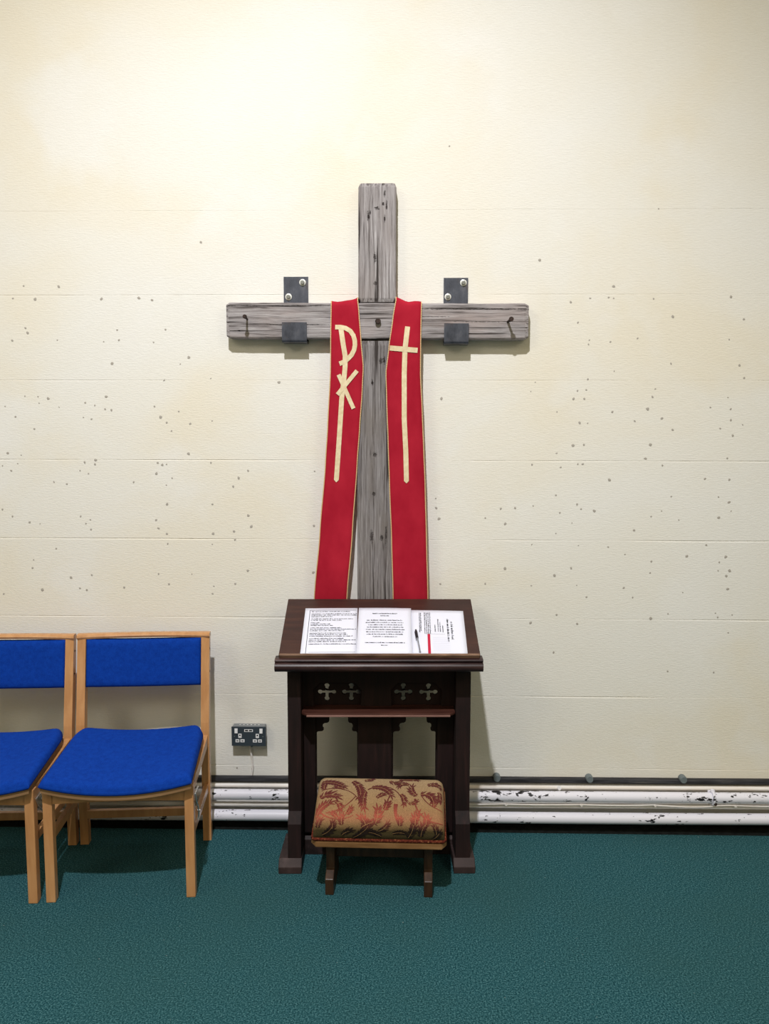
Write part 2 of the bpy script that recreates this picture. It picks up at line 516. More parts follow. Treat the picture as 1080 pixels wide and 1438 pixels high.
SPECKS = [(-1493,2214),(-1401,2211),(-1302,2261),(-1446,2264),(-1128,2212),(-974,2215),(-920,2207),(-1067,2087),(-1446,2095),(-1438,2075),(-1503,2045),(-1316,2046),(-1124,2040),(-1061,2046),(-918,2037),(-868,2088),(-1092,1952),(-774,1976),(-810,1949),(-685,1891),(-878,1883),(-1545,1776),(-1503,1733),(-1460,1818),(-1405,1816),(-1363,1808),(-1402,1789),(-1319,1773),(-1426,1683),(-1209,1791),(-1169,1780),(-1127,1765),(-1101,1761),(-1121,1816),(-1219,1731),(-1185,1724),(-921,1776),(-897,1732),(-872,1710),(-821,1756),(-774,1705),(-683,1717),(-853,1676),(-784,1581),(-1542,1582),(-1486,1574),(-1502,1539),(-1531,1509),(-1567,1529),(-1174,1554),(-1177,1537),(-1220,1545),(-1241,1510),(-1206,1497),(-1352,1462),(-1298,1454),(-1017,1463),(-914,1543),(-895,1535),(-877,1537),(-920,1499),(-855,1480),(-880,1451),(-691,1544),(-1575,1346),(-1534,1317),(-1462,1292),(-1418,1286),(-1245,1318),(-1204,1304),(-1224,1288),(-1203,1263),(-926,1304),(-918,1269),(-879,1371),(-689,1371),(-688,1247),(-883,1246),(-880,1204),(-692,1203),(-1354,1181),(-1452,1133),(-1458,1098),(-1206,1069),(-1295,1058),(-1419,1004),(-1230,1005),(-1259,1012),(-1070,1017),(-1586,986),(-922,1075),(-781,1076),(-879,1032),(-689,1024),(-695,992),(1121,2560),(653,2362),(951,2258),(953,2211),(933,2214),(859,2211),(1113,2209),(1422,2216),(781,2196),(1193,2138),(1477,2127),(812,2115),(1422,2047),(945,2038),(860,2045),(857,2028),(1054,2052),(1192,1951),(964,1921),(1468,1944),(1489,1894),(645,1876),(858,1888),(853,1845),(817,1841),(627,1839),(1132,1849),(1122,1817),(845,1809),(802,1809),(1427,1815),(736,1756),(1104,1768),(1358,1775),(1440,1768),(1053,1719),(1164,1730),(961,1756),(829,1711),(862,1710),(1208,1684),(1491,1705),(1401,1689),(1453,1661),(1443,1724),(804,1619),(849,1622),(738,1587),(1120,1623),(1435,1568),(1102,1566),(638,1540),(756,1529),(826,1543),(846,1543),(1172,1538),(1348,1484),(1447,1480),(957,1478),(739,1414),(827,1376),(844,1357),(899,1349),(757,1341),(646,1369),(1175,1350),(1213,1410),(1133,1327),(1247,1313),(1406,1409),(1450,1387),(1460,1351),(1410,1323),(808,1299),(742,1255),(1065,1269),(245,1359),(257,1314),(449,1318),(532,1294),(513,1357),(572,1360),(534,1106),(453,1041),(265,1039),(644,1208),(837,1205),(960,1199),(1030,1168),(1286,1162),(1364,1209),(1140,1139),(1137,1091),(1420,1137),(1446,1160),(1417,1102),(1464,1102),(1452,1079),(809,1109),(741,1078),(834,1037),(1030,1027),(1275,1009),(1460,1025),(645,1034),(876,987),(1068,987),(753,911),(645,875),(840,873),(1146,898),(1217,918),(1413,922),(1483,915),(1424,904),(1470,839),(744,749),(1224,672),(1417,669),(-537,1512),(-600,1446),(-539,1324),(-527,1278),(-600,1258),(-596,1222),(-544,1091),(-598,1035),(-260,1510),(-264,1282),(-268,1085),(-577,1481),(-715,2436),(286,2805),(-404,1875),(263,1809),(243,1399),(-604,230),(-539,226)]
mb = MB()
rs = random.Random(3)
for (xm, zm) in SPECKS:
    x, z = xm/1000.0, zm/1000.0
    r = rs.choice([0.0036, 0.0044, 0.0052, 0.0060, 0.0072])
    n = 9
    e = rs.uniform(0.7, 1.0)
    a0 = rs.uniform(0, 3)
    rim = []
    for k in range(n):
        a = 2*math.pi*k/n
        q = r*rs.uniform(0.75, 1.1)
        px, pz = q*math.cos(a), q*e*math.sin(a)
        rim.append((x+px*math.cos(a0)-pz*math.sin(a0), -0.0003, z+px*math.sin(a0)+pz*math.cos(a0)))
    mb.add([(x, -0.0012, z)]+rim, [(0, 1+(k+1) % n, 1+k) for k in range(n)])
tag(mb.build('wall_speck', m_speck, wall, fixn=False), 'small grey specks scattered over the wall', kind='stuff')

# ------------------------------------------------------------------ floor
tag(MB().box(-5, 5, -6.5, -0.092, -0.05, 0.0, 0.003).build('floor', m_carpet), 'teal green carpet', kind='structure')
tag(MB().box(-5, 5, -0.0915, 0.10, -0.05, -0.006).build('trim_1', m_tar), 'black bare floor strip under the heating pipes', kind='structure')

# ------------------------------------------------------------------ dark ledge with studs, pipes
def tilt(x, z):
    return z+0.0045*x
rail = MB()
rail.grid([[(x, y, tilt(x, z)+0.0012*math.sin(x*3.1)) for (y, z) in ((-0.0002, 0.2015), (-0.010, 0.2005), (-0.0195, 0.197), (-0.021, 0.186), (-0.014, 0.178), (-0.0002, 0.176))] for x in [-5+0.1*k for k in range(101)]], True, False)
rail = tag(rail.build('trim_2', m_rail), 'black ledge running along the wall above the pipes', kind='structure')
for k, (x, z) in enumerate(((0.512, 0.2065), (0.905, 0.2065), (1.300, 0.2085))):
    disc_y(MB(), x, 0.0, z, 0.0155, 0.030, 22).build('stud', m_plug, rail)

def pipe(name, y, z, r, m, label, cat='pipe'):
    mb = MB()
    xs = [-5+0.25*k for k in range(41)]
    mb.tube([(x, y+0.0015*math.sin(x*2.2+z*40), tilt(x, z)+0.0012*math.sin(x*1.7+z*60)) for x in xs], r, 20)
    return tag(mb.build(name, m), label, cat, 'heating pipes along the wall foot')
p_top = pipe('heating_pipe', -0.024, 0.1655, 0.0095, m_pipe2, 'topmost thin cream heating pipe just under the black ledge')
p_big = pipe('heating_pipe', -0.068, 0.145, 0.0225, m_pipe, 'thick chipped white heating pipe in the middle of the pipe run')
p_small = pipe('heating_pipe', -0.062, 0.1020, 0.0100, m_pipe2, 'thin pale pipe tucked below the thick middle pipe')
p_bot = pipe('heating_pipe', -0.070, 0.054, 0.0235, m_pipe_low, 'lowest thick white heating pipe just above the carpet')
# thin painted cable that sags below the thick pipe
mb = MB()
pts = []
for k in range(121):
    x = 0.35+k*0.0125
    ph = (x-0.53)/0.315
    sag = 0.006*abs(math.sin(ph*math.pi))*(1.3 if 1.15 < x < 1.42 else 0.5)
    pts.append((x, -0.0790, tilt(x, 0.1165)-sag))
mb.tube(pts, 0.0028, 8)
cable = tag(mb.build('painted_cable', m_pipe2), 'thin painted cable sagging beneath the thick middle pipe', 'cable')
for x in (0.545, 0.86, 1.167, 1.50):
    disc_y(MB(), x, -0.0760, tilt(x, 0.1135), 0.0055, 0.008, 12).build('cable_clip', m_pipe2, cable)
c = MB()
disc_y(c, 0.775, -0.030, 0.1705, 0.0085, 0.010, 14)
c.tube([(0.775, -0.030, 0.163), (0.775, -0.034, 0.155)], [0.006, 0.004], 10)
c.build('pipe_clip', m_whiteplastic, p_top)
# white clamp over the thick pipe
cl = MB()
ring = []
for k in range(17):
    a = math.pi*(-0.62+1.24*k/16)
    ring.append((1.407, -0.068-0.0262*math.cos(a), tilt(1.4, 0.145)+0.0262*math.sin(a)))
cl.tube(ring, 0.0058, 8)
cl = tag(cl.build('pipe_clamp', m_pipe), 'white painted clamp gripping the thick middle pipe at right', 'clamp')
k = MB()
disc_y(k, 1.408, -0.060, 0.1775, 0.0095, 0.012, 14)
k.tube([(1.392, -0.055, 0.173), (1.412, -0.055, 0.173)], 0.006, 8)
k.build('clamp_ear', m_pipe, cl)
k = MB()
disc_y(k, 1.411, -0.092, 0.135, 0.0065, 0.006, 12)
k.build('clamp_screw', m_nail, cl)
k = MB()
disc_y(k, 1.404, -0.060, 0.1145, 0.0110, 0.012, 14)
k.build('clamp_ear', m_pipe2, cl)

# ------------------------------------------------------------------ wooden cross
cross = thing('wooden_cross', 'weathered grey timber cross fixed on the cream wall', 'cross', (0, 0, 0))
def beam(axis, a0, a1, c0, c1, y0, y1, seg, amp, seed, r=0.007):
    """timber beam with slightly uneven arrises; c = other in-plane axis"""
    rows = []
    for q in range(seg+1):
        s_ = a0+(a1-a0)*q/seg
        endk = min(q, seg-q)
        sh = r if endk == 0 else 0.0
        def n(k):
            return amp*noise.noise(Vector((s_*7.0, seed+k*5.3, 0)))+amp*0.6*noise.noise(Vector((s_*23.0, seed+k*3.1, 4)))
        lo, hi = c0+n(0)+sh, c1+n(1)-sh
        f, b = y0+n(2)*0.4+sh*0.7, y1-sh*0.3
        prof = [(lo, b), (lo, f+r), (lo+r*0.35, f+r*0.35), (lo+r, f), ((lo+hi)/2, f), (hi-r, f), (hi-r*0.35, f+r*0.35), (hi, f+r), (hi, b)]
        rows.append([((c, y, s_) if axis == 'z' else (s_, y, c)) for c, y in prof])
    mb = MB()
    mb.grid(rows, True, False)
    m = len(rows[0])
    mb.add(rows[0], [tuple(range(m))])
    mb.add(rows[-1], [tuple(range(m))])
    return mb
# the post is one timber, halved round the bar: upper and lower lengths are seen
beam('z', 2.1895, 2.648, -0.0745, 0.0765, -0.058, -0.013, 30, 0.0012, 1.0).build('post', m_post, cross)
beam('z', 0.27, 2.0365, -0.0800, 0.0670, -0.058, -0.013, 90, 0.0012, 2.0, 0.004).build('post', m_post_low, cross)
bb = beam('x', -0.6050, 0.6045, 2.0445, 2.1855, -0.060, -0.014, 80, 0.0020, 5.0)
for i, (x, y, z) in enumerate(bb.v):
    bb.v[i] = (x, y, z-0.0050*x)
bb.build('crossbar', m_bar, cross)
def nail(x, z, ln, r, hr, dx=0.0, dz=0.0):
    mb = MB()
    mb.tube([(x, -0.055, z), (x+dx*0.5, -0.06-ln*0.5, z+dz*0.5), (x+dx, -0.06-ln, z+dz)], r, 10)
    disc_y(mb, x+dx, -0.06-ln+0.002, z+dz, hr, 0.007, 12)
    mb.build('nail', m_nail, cross)
nail(-0.521, 2.122, 0.062, 0.0042, 0.0085, 0.003, 0.002)
nail(0.521, 2.110, 0.062, 0.0046, 0.0095, 0.006, 0.003)
nail(0.0045, 2.112, 0.010, 0.0060, 0.0115)

# ------------------------------------------------------------------ iron brackets
def bracket(x0, x1, ztop, zlip, zbot, bolts, label):
    b = thing('wall_bracket', label, 'bracket', ((x0+x1)/2, 0, zbot), 0, 'iron brackets carrying the cross')
    cx = (x0+x1)/2
    w = (x1-x0)/2
    th = 0.006
    prof = [(0.0, ztop), (-th, ztop), (-th, zbot+th)]
    outer = [(0.0, zbot+0.002), (-0.004, zbot)]
    for k in range(7):
        a = math.pi/2*k/6
        outer.append((-0.058-0.011*math.sin(a), zbot+0.011-0.011*math.cos(a)))
    outer.append((-0.070, zlip))
    inner = [(-0.064, zlip)]
    for k in range(7):
        a = math.pi/2*(1-k/6)
        inner.append((-0.0575-0.0055*math.sin(a), zbot+0.0115-0.0055*math.cos(a)))
    poly = [(0.0, ztop)]+outer+inner+[(-th, zbot+th), (-th, ztop)]
    mb = MB()
    # strip built as quads along the bend
    ins = [(-th, ztop), (-th, zbot+th)]+inner[::-1]
    outs = [(0.0, ztop), (0.0, zbot+0.001)]+outer[2:]
    rows = []
    for sx in (-w, w):
        rows.append([(sx, y, z-zbot) for y, z in ins])
        rows.append([(sx, y, z-zbot) for y, z in outs])
    a, c_, d, e = rows[0], rows[1], rows[2], rows[3]
    mb.grid([a, d], False, False)
    mb.grid([c_, e], False, False)
    mb.grid([a, c_], False, False)
    mb.grid([d, e], False, False)
    mb.add([a[0], c_[0], e[0], d[0]], [(0, 1, 2, 3)])
    mb.add([a[-1], c_[-1], e[-1], d[-1]], [(0, 1, 2, 3)])
    mb.build('hook_plate', m_steel, b)
    for bx, bz in bolts:
        ws = disc_y(MB(), bx-cx, -th, bz-zbot, 0.0135, 0.003, 24).build('washer', m_washer, b)
        hb = MB()
        hexv = [(bx-cx+0.0088*math.cos(math.pi/3*k+0.2), bz-zbot+0.0088*math.sin(math.pi/3*k+0.2)) for k in range(6)]
        hb.prism(hexv, -th-0.003, -th-0.011)
        hb.build('bolt', m_bolt, ws, bevel=0.0012)
    return b
bracket(-0.3800, -0.2805, 2.2975, 2.1085, 2.0290, [(-0.303, 2.2745), (-0.3605, 2.2175)], 'dark iron bracket under the left arm of the cross')
bracket(0.2680, 0.3660, 2.2920, 2.1035, 2.0230, [(0.347, 2.2720), (0.285, 2.2165)], 'dark iron bracket under the right arm of the cross')

# ------------------------------------------------------------------ stole
stole = thing('stole', 'long crimson clergy stole draped over the arms of the cross', 'stole', (0, 0, 0.80))
Z0 = 0.80
LO = [(-0.1819, 2.1875), (-0.1845, 2.0311), (-0.186, 1.9187), (-0.1986, 1.6916), (-0.208, 1.5481), (-0.2329, 1.2572), (-0.2581, 0.9969), (-0.276, 0.80)]
LI = [(-0.0765, 2.1975), (-0.0715, 2.1425), (-0.0631, 2.031), (-0.0546, 1.9328), (-0.059, 1.834), (-0.0692, 1.6919), (-0.0795, 1.5485), (-0.1003, 1.2578), (-0.1229, 0.9978), (-0.140, 0.80)]
RI = [(0.0760, 2.1975), (0.0645, 2.1285), (0.0478, 2.003), (0.0366, 1.9103), (0.0397, 1.8058), (0.0458, 1.6349), (0.0519, 1.4622), (0.0612, 1.2292), (0.0676, 0.9989), (0.0735, 0.80)]
RO = [(0.1773, 2.1830), (0.1752, 2.0588), (0.1748, 1.9047), (0.1829, 1.7492), (0.1895, 1.6066), (0.1962, 1.4627), (0.2036, 1.2299), (0.211, 0.9998), (0.216, 0.80)]
def band_y(x, z):
    y = -0.0675
    y -= 0.0020*math.sin(x*38+z*2.0)*min(1, max(0, (2.02-z)/0.5))
    y += 0.018*min(1.0, max(0.0, (1.10-z)/0.2))
    return y - 0.004*math.exp(-((z-2.04)/0.05)**2)
def band(outer, inner, sgn):
    """rows from the hem up the front, over the bar and down behind it"""
    rows = []
    for k in range(71):
        z = 0.80+(2.172-0.80)*k/70
        xo, xi = interp(outer, z), interp(inner, z)
        rows.append([(xo+(xi-xo)*j/8, band_y(xo+(xi-xo)*j/8, z), z-Z0) for j in range(9)])
    zt = lambda x: 2.1905-0.0050*x+0.017*max(0, 1-(abs(x)-0.075)/0.055)**1.5 + 0.002*math.sin(x*90)
    for (y, dz) in ((-0.0665, -0.012), (-0.062, -0.003), (-0.052, 0.001), (-0.036, 0.002), (-0.018, 0.0)):
        xo, xi = outer[0][0], inner[0][0]
        rows.append([(xo+(xi-xo)*j/8, y, zt(xo+(xi-xo)*j/8)+dz-Z0) for j in range(9)])
    # neck runs behind the post just off the wall
    for f in (0.25, 0.5, 0.75, 1.0):
        row = []
        for j in range(9):
            k = j/8
            xo, xi = outer[0][0], inner[0][0]
            x = (xo+(xi-xo)*k)
            xe = 0.0
            zb = 2.10+0.095*k
            row.append((x*(1-f)+xe*f, -0.0085, (zt(x)-0.004)*(1-f)+zb*f-Z0))
        rows.append(row)
    return rows
mb = MB()
rl = band(LO, LI, -1)
rr_ = band(RO, RI, 1)
mb.grid(rl)
mb.grid(rr_)
cloth = mb.build('cloth_band', m_red, stole, fixn=True)
so = cloth.modifiers.new('thickness', 'SOLIDIFY')
so.thickness = 0.0022
so.offset = 0
mb = MB()
for rws in (rl, rr_):
    for j in (0, 8):
        mb.tube([Vector(r[j])+Vector((0, -0.0008, 0)) for r in rws[:76]], 0.0021, 6)
mb.build('gold_edging', m_gold, stole)

def ribbon(mb, pts, w, off=0.0030, point=False):
    """flat strip of cloth following the band, pts (x,z)"""
    fine = []
    for (a, b) in zip(pts, pts[1:]):
        n = max(2, int(math.hypot(b[0]-a[0], b[1]-a[1])/0.012))
        for k in range(n):
            fine.append((a[0]+(b[0]-a[0])*k/n, a[1]+(b[1]-a[1])*k/n))
    fine.append(pts[-1])
    rows = []
    for i, p in enumerate(fine):
        a, b = fine[max(0, i-1)], fine[min(len(fine)-1, i+1)]
        dx, dz = b[0]-a[0], b[1]-a[1]
        l = math.hypot(dx, dz) or 1
        nx, nz = -dz/l, dx/l
        rows.append([(p[0]+nx*w*s_, band_y(p[0]+nx*w*s_, p[1]+nz*w*s_)-off, p[1]+nz*w*s_-Z0) for s_ in (-0.5, 0.5)])
    if point:
        a, b = fine[-2], fine[-1]
        dx, dz = b[0]-a[0], b[1]-a[1]
        l = math.hypot(dx, dz)
        tip = (b[0]+dx/l*w*0.5, b[1]+dz/l*w*0.5)
        rows.append([(tip[0], band_y(*tip)-off, tip[1]-Z0)]*2)
    mb.grid(rows, False, True)
mb = MB()
ribbon(mb, [(-0.144, 2.0890), (-0.1354, 2.0283), (-0.1268, 1.975), (-0.1274, 1.9328), (-0.1318, 1.8877), (-0.1406, 1.8156), (-0.1528, 1.6374), (-0.1641, 1.4789)], 0.0195, 0.0030, True)
ribbon(mb, [(-0.1661, 2.0890), (-0.1450, 2.0890), (-0.1250, 2.0850), (-0.1060, 2.0740), (-0.0935, 2.0560), (-0.0880, 2.0366), (-0.0872, 2.0180), (-0.0910, 1.9990), (-0.1010, 1.9800), (-0.1173, 1.9630), (-0.1320, 1.9520), (-0.1500, 1.9450)], 0.0180, 0.0034)
ribbon(mb, [(-0.1535, 1.9018), (-0.0938, 1.7668)], 0.0165, 0.0038)
ribbon(mb, [(-0.0792, 1.9173), (-0.1584, 1.8226)], 0.0165, 0.0042)
o = mb.build('chi_rho_emblem', m_cream, stole)
o['label'] = 'cream chi rho monogram sewn on the left band'
mb = MB()
ribbon(mb, [(0.1224, 2.0909), (0.1123, 2.0007), (0.1098, 1.9047), (0.1106, 1.7264), (0.1175, 1.5929), (0.1206, 1.4757)], 0.0200, 0.0030, True)
ribbon(mb, [(0.0518, 2.0069), (0.1628, 1.9974)], 0.0200, 0.0036)
o = mb.build('latin_cross_emblem', m_cream, stole)
o['label'] = 'cream long cross sewn on the right band'

# ------------------------------------------------------------------ prayer desk
DX, DY, DR = 0.014, -0.427, math.radians(1.6)
desk = thing('prayer_desk', 'dark carved Gothic prayer desk with sloping top below the cross', 'prayer desk', (DX, DY, 0), DR)
ZF, ZB, YF, YB = 0.851, 0.990, 0.012, 0.350
SL = math.atan2(ZB-ZF, YB-YF)
LEN = math.hypot(ZB-ZF, YB-YF)
W2 = 0.375
BM = Matrix.Translation((0.008, YF, ZF)) @ Matrix.Rotation(SL, 4, 'X')
MB().box(-W2, W2, -0.004, LEN, -0.020, 0.0).build('desk_top', m_desktop, desk, bevel=0.002, mtx=BM)
# book ledge with worn top edge and rounded moulding below it
MB().prism_x([(-0.014, -0.010), (-0.014, 0.0055), (-0.012, 0.0075), (-0.0045, 0.0075), (-0.003, 0.006), (-0.003, -0.010)], -W2+0.004, W2-0.004).build('book_ledge', m_worn, desk, mtx=BM)
prof = [(0.030, 0.842), (0.000, 0.840), (-0.012, 0.838), (-0.016, 0.834), (-0.014, 0.829)]
for k in range(9):
    a = math.pi*k/8
    prof.append((-0.008-0.017*math.sin(a), 0.809+0.0175*math.cos(a)))
prof += [(0.030, 0.7905)]
MB().prism_x(prof, -0.379, 0.391).build('front_moulding', m_roll, desk, bevel=0.0008)
# carriage under the board
MB().box(-0.318, 0.336, 0.055, 0.075, 0.775, 0.845).build('top_rail', m_oak, desk)
for sx in (-0.318, 0.3225):
    MB().prism_x([(0.060, 0.79), (0.060, 0.836), (0.240, 0.912), (0.240, 0.79)], sx, sx+0.014).build('top_side', m_oak, desk)

def buttress(x0, x1):
    """front post: thin above, stepped out by sloping set-offs towards the foot"""
    side = [(0.245, 0.0), (0.245, 0.792), (0.062, 0.792), (0.060, 0.770), (0.064, 0.766), (0.062, 0.500), (0.058, 0.222),
            (0.030, 0.182), (0.022, 0.05), (0.022, 0.0)]
    mb = MB()
    mb.prism_x(side, x0, x1)
    return mb.build('side_post', m_oak, desk, bevel=0.0025)
def foot(x0, x1):
    prof = [(0.26, 0.0), (0.26, 0.030), (0.022, 0.052), (0.004, 0.030), (0.0, 0.026), (0.0, 0.0)]
    mb = MB()
    n = len(prof)
    mb.prism_x(prof, x0, x1)
    return mb.build('foot', m_foot, desk, bevel=0.003)
LP0, LP1, RP0, RP1 = -0.342, -0.291, 0.299, 0.355
buttress(LP0, LP1)
buttress(RP0, RP1)
foot(-0.376, -0.288)
foot(0.291, 0.373)
# pierced tracery panel
def arc(cx, cz, r, a0, a1, n):
    return [(cx+r*math.cos(math.radians(a0+(a1-a0)*k/n)), cz+r*math.sin(math.radians(a0+(a1-a0)*k/n))) for k in range(n+1)]
def quatre(cx, cz, s_=1.0):
    """cross with four round lobes"""
    d, r, w = 0.0262*s_, 0.0113*s_, 0.0072*s_
    pts = []
    op = math.degrees(math.asin(w/r))
    for q in range(4):
        th = 90*q
        a = math.radians(th)
        lx, lz = cx+d*math.cos(a), cz+d*math.sin(a)
        pts += arc(lx, lz, r, th-180+op, th+180-op, 12)
        b = math.radians(th+45)
        pts.append((cx+w*1.25*math.cos(b)*1.2, cz+w*1.25*math.sin(b)*1.2))
    return pts
def arch(x0, x1, zb, zs):
    """opening with a cusped, stepped Gothic head"""
    side = [(0.0, -0.010), (0.002, -0.004), (0.007, -0.001), (0.023, 0.0), (0.0275, 0.004), (0.0275, 0.008), (0.024, 0.013), (0.0235, 0.022),
            (0.0265, 0.029), (0.033, 0.033), (0.043, 0.034), (0.048, 0.037), (0.050, 0.042), (0.050, 0.072)]
    return [(x0, zb)]+[(x0+a, zs+b) for a, b in side]+[(x1-a*0.72, zs+b) for a, b in side[::-1]]+[(x1, zb)]
def pierced(name, outer, holes, y, thick, m, parent, bev=0.0012):
    cu = bpy.data.curves.new(name, 'CURVE')
    cu.dimensions = '2D'
    cu.fill_mode = 'BOTH'
    cu.extrude = thick/2
    cu.bevel_depth = bev
    cu.bevel_resolution = 0
    for pl in [outer]+holes:
        sp = cu.splines.new('POLY')
        sp.points.add(len(pl)-1)
        for q, (a, b) in enumerate(pl):
            sp.points[q].co = (a, b, 0, 1)
        sp.use_cyclic_u = True
    tmp = bpy.data.objects.new(name, cu)
    C.objects.link(tmp)
    dg = bpy.context.evaluated_depsgraph_get()
    me = bpy.data.meshes.new_from_object(tmp.evaluated_get(dg))
    bpy.data.objects.remove(tmp)
    me.transform(Matrix.Rotation(math.radians(90), 4, 'X'))
    me.name = name
    me.materials.clear()
    me.materials.append(m)
    o = bpy.data.objects.new(name, me)
    C.objects.link(o)
    o.parent = parent
    o.location = (0, y, 0)
    return o
PY = 0.172          # panel, local depth
xo = -DX+0.004
QC = [(-0.1885+xo, 0.657), (-0.0930+xo, 0.657), (0.1115+xo, 0.657), (0.2105+xo, 0.656)]
A1 = arch(-0.231+xo, -0.069+xo, 0.10, 0.500)
A2 = arch(0.071+xo, 0.241+xo, 0.10, 0.500)
tri = [[(x-0.009, 0.598), (x+0.009, 0.598), (x, 0.609)] for x in (-0.1405+xo, 0.1615+xo)]
rect = [(LP1, 0.03), (RP0, 0.03), (RP0, 0.80), (LP1, 0.80)]
pan = pierced('tracery_panel', rect, [quatre(*q) for q in QC]+[A1, A2]+tri, PY, 0.014, m_oak, desk)
# carved frames standing proud of the pierced panel
def octagon(x0, x1, z0, z1, c_):
    return [(x0, z0), (x1, z0), (x1, z1-c_), (x1-c_, z1), (x0+c_, z1), (x0, z1-c_)]
fo = [(LP1, 0.585), (RP0, 0.585), (RP0, 0.80), (LP1, 0.80)]
pierced('panel_frame', fo, [octagon(-0.243+xo, -0.052+xo, 0.594, 0.702, 0.028), octagon(0.062+xo, 0.262+xo, 0.594, 0.702, 0.028)], PY-0.018, 0.018, m_oak, desk, 0.003)
for (cx, cz) in QC:
    rg = MB()
    rg.tube([(cx+0.0455*math.cos(2*math.pi*k/36), PY-0.0085, cz+0.0455*math.sin(2*math.pi*k/36)) for k in range(37)], 0.0042, 8, cap=False)
    rg.build('roundel', m_oak, pan)
MB().box(-0.066+xo, 0.066+xo, PY-0.030, PY-0.008, 0.10, 0.585, 0.006).build('centre_stile', m_oak, desk)
for (a, b) in ((LP1, -0.234+xo), (0.246+xo, RP0)):
    MB().box(a, b, PY-0.028, PY-0.008, 0.09, 0.585, 0.004).build('stile', m_oak, desk)
sill = [(PY+0.02, 0.0), (PY+0.02, 0.075), (PY-0.015, 0.075), (PY-0.028, 0.062), (PY-0.028, 0.0)]
MB().prism_x(sill, LP1, RP0).build('bottom_rail', m_foot, desk, bevel=0.002)
# book shelf
sh = MB()
pl = [(LP1+0.001, 0.160), (LP1+0.001, 0.075), (LP1+0.022, 0.055), (RP0-0.022, 0.055), (RP0-0.001, 0.075), (RP0-0.001, 0.160)]
n = len(pl)
vs = [(x, y, 0.598) for x, y in pl]+[(x, y, 0.609) for x, y in pl]
sh.add(vs, [tuple(range(n))[::-1], tuple(range(n, 2*n))]+[(i, (i+1) % n, (i+1) % n+n, i+n) for i in range(n)])
shelf = sh.build('book_shelf', m_shelf, desk, bevel=0.003)
MB().box(LP1+0.022, RP0-0.022, 0.0515, 0.056, 0.5965, 0.6035, 0.001).build('shelf_nosing', m_nosing, shelf)

# ------------------------------------------------------------------ sheets of paper and pen on the board
bpy.context.view_layer.update()
BW = desk.matrix_world @ BM
def on_board(u, v, n=0.0, rz=0.0):
    return BW @ Matrix.Translation((u, v, n)) @ Matrix.Rotation(rz, 4, 'Z')
def sheet(label, w, h, u, v, n, rz, curl):
    o = thing('paper_sheet', label, 'paper')
    o.matrix_world = on_board(u, v, n, rz)
    o['group'] = 'sheets of paper on the prayer desk'
    mb = MB()
    rows = [[(w*i/10, h*j/12, 0.0004+curl*(1-math.cos(math.pi*2*i/10))*0.5*(0.4+0.6*j/12)) for i in range(11)] for j in range(13)]
    mb.grid(rows)
    p = mb.build('sheet', m_paper, o, fixn=True)
    sm_ = p.modifiers.new('thickness', 'SOLIDIFY')
    sm_.thickness = 0.0003
    return o
class Ink:
    def __init__(s, w, h, curl):
        s.mb = MB()
        s.w, s.h, s.curl = w, h, curl
    def z(s, x, y):
        return 0.0009+s.curl*(1-math.cos(math.pi*2*x/s.w))*0.5*(0.4+0.6*y/s.h)
    def quad(s, pts):
        s.mb.add([(x, y, s.z(x, y)) for x, y in pts], [tuple(range(len(pts)))])
    def rect(s, x0, y0, x1, y1):
        n = max(1, int(abs(x1-x0)/0.015))
        for k in range(n):
            a, b = x0+(x1-x0)*k/n, x0+(x1-x0)*(k+1)/n
            s.quad([(a, y0), (b, y0), (b, y1), (a, y1)])
    def line(s, x, y, ln, size, r, vertical=False, weight=0.2):
        """one row of print: illegibly small strokes in word-long clusters"""
        p = 0.0
        while p < ln:
            wl = r.uniform(1.2, 5.0)*size*0.6
            q = p
            while q < min(p+wl, ln):
                hgt = size*r.choice([0.62, 0.62, 0.7, 1.0])
                sw = size*weight
                kind = r.random()
                segs = [(q, 0, q+sw, hgt)]
                if kind < 0.75:
                    segs.append((q, hgt*0.42, q+size*0.42, hgt*0.42+sw*0.8))
                if kind < 0.5:
                    segs.append((q+size*0.32, 0, q+size*0.32+sw, size*0.6))
                if kind > 0.8:
                    segs.append((q, 0, q+size*0.4, sw*0.8))
                for (a, b, c_, d) in segs:
                    if vertical:
                        s.quad([(x+b, y-a), (x+d, y-a), (x+d, y-c_), (x+b, y-c_)])
                    else:
                        s.quad([(x+a, y+b), (x+c_, y+b), (x+c_, y+d), (x+a, y+d)])
                q += size*0.60
            p += wl+size*0.55
    def build(s, name, m, parent):
        if s.mb.v:
            o = s.mb.build(name, m, parent, fixn=False)
            o['kind'] = 'stuff'
            return o
rp = random.Random(11)
W_, H_ = 0.210, 0.297
# left sheet: framed rows of small print
ps = sheet('leftmost white sheet with a dark ruled frame and small print on the desk', W_, H_, -0.2955, 0.0005, 0.0, math.radians(0.6), 0.0006)
ik = Ink(W_, H_, 0.0006)
y = 0.270
for grp in ([0.155], [0.19, 0.205, 0.085], [0.165, 0.12], [0.035, 0.075, 0.085], [0.125, 0.185, 0.135], [0.14, 0.145, 0.165], [0.13, 0.195, 0.14], [0.21]):
    for ln in grp:
        ik.line(0.027, y, min(ln, 0.178), 0.0060, rp, weight=0.30)
        y -= 0.0096
    y -= 0.0056
ik.rect(0.0185, 0.2805, 0.205, 0.2825)
ik.quad([(0.0185, 0.004), (0.0205, 0.004), (0.0205, 0.2825), (0.0185, 0.2825)])
ik.build('print', m_ink, ps)
k2 = Ink(W_, H_, 0.0006)
k2.rect(0.03, 0.010, 0.205, 0.0112)
k2.build('faint_rule', m_inkgrey, ps)
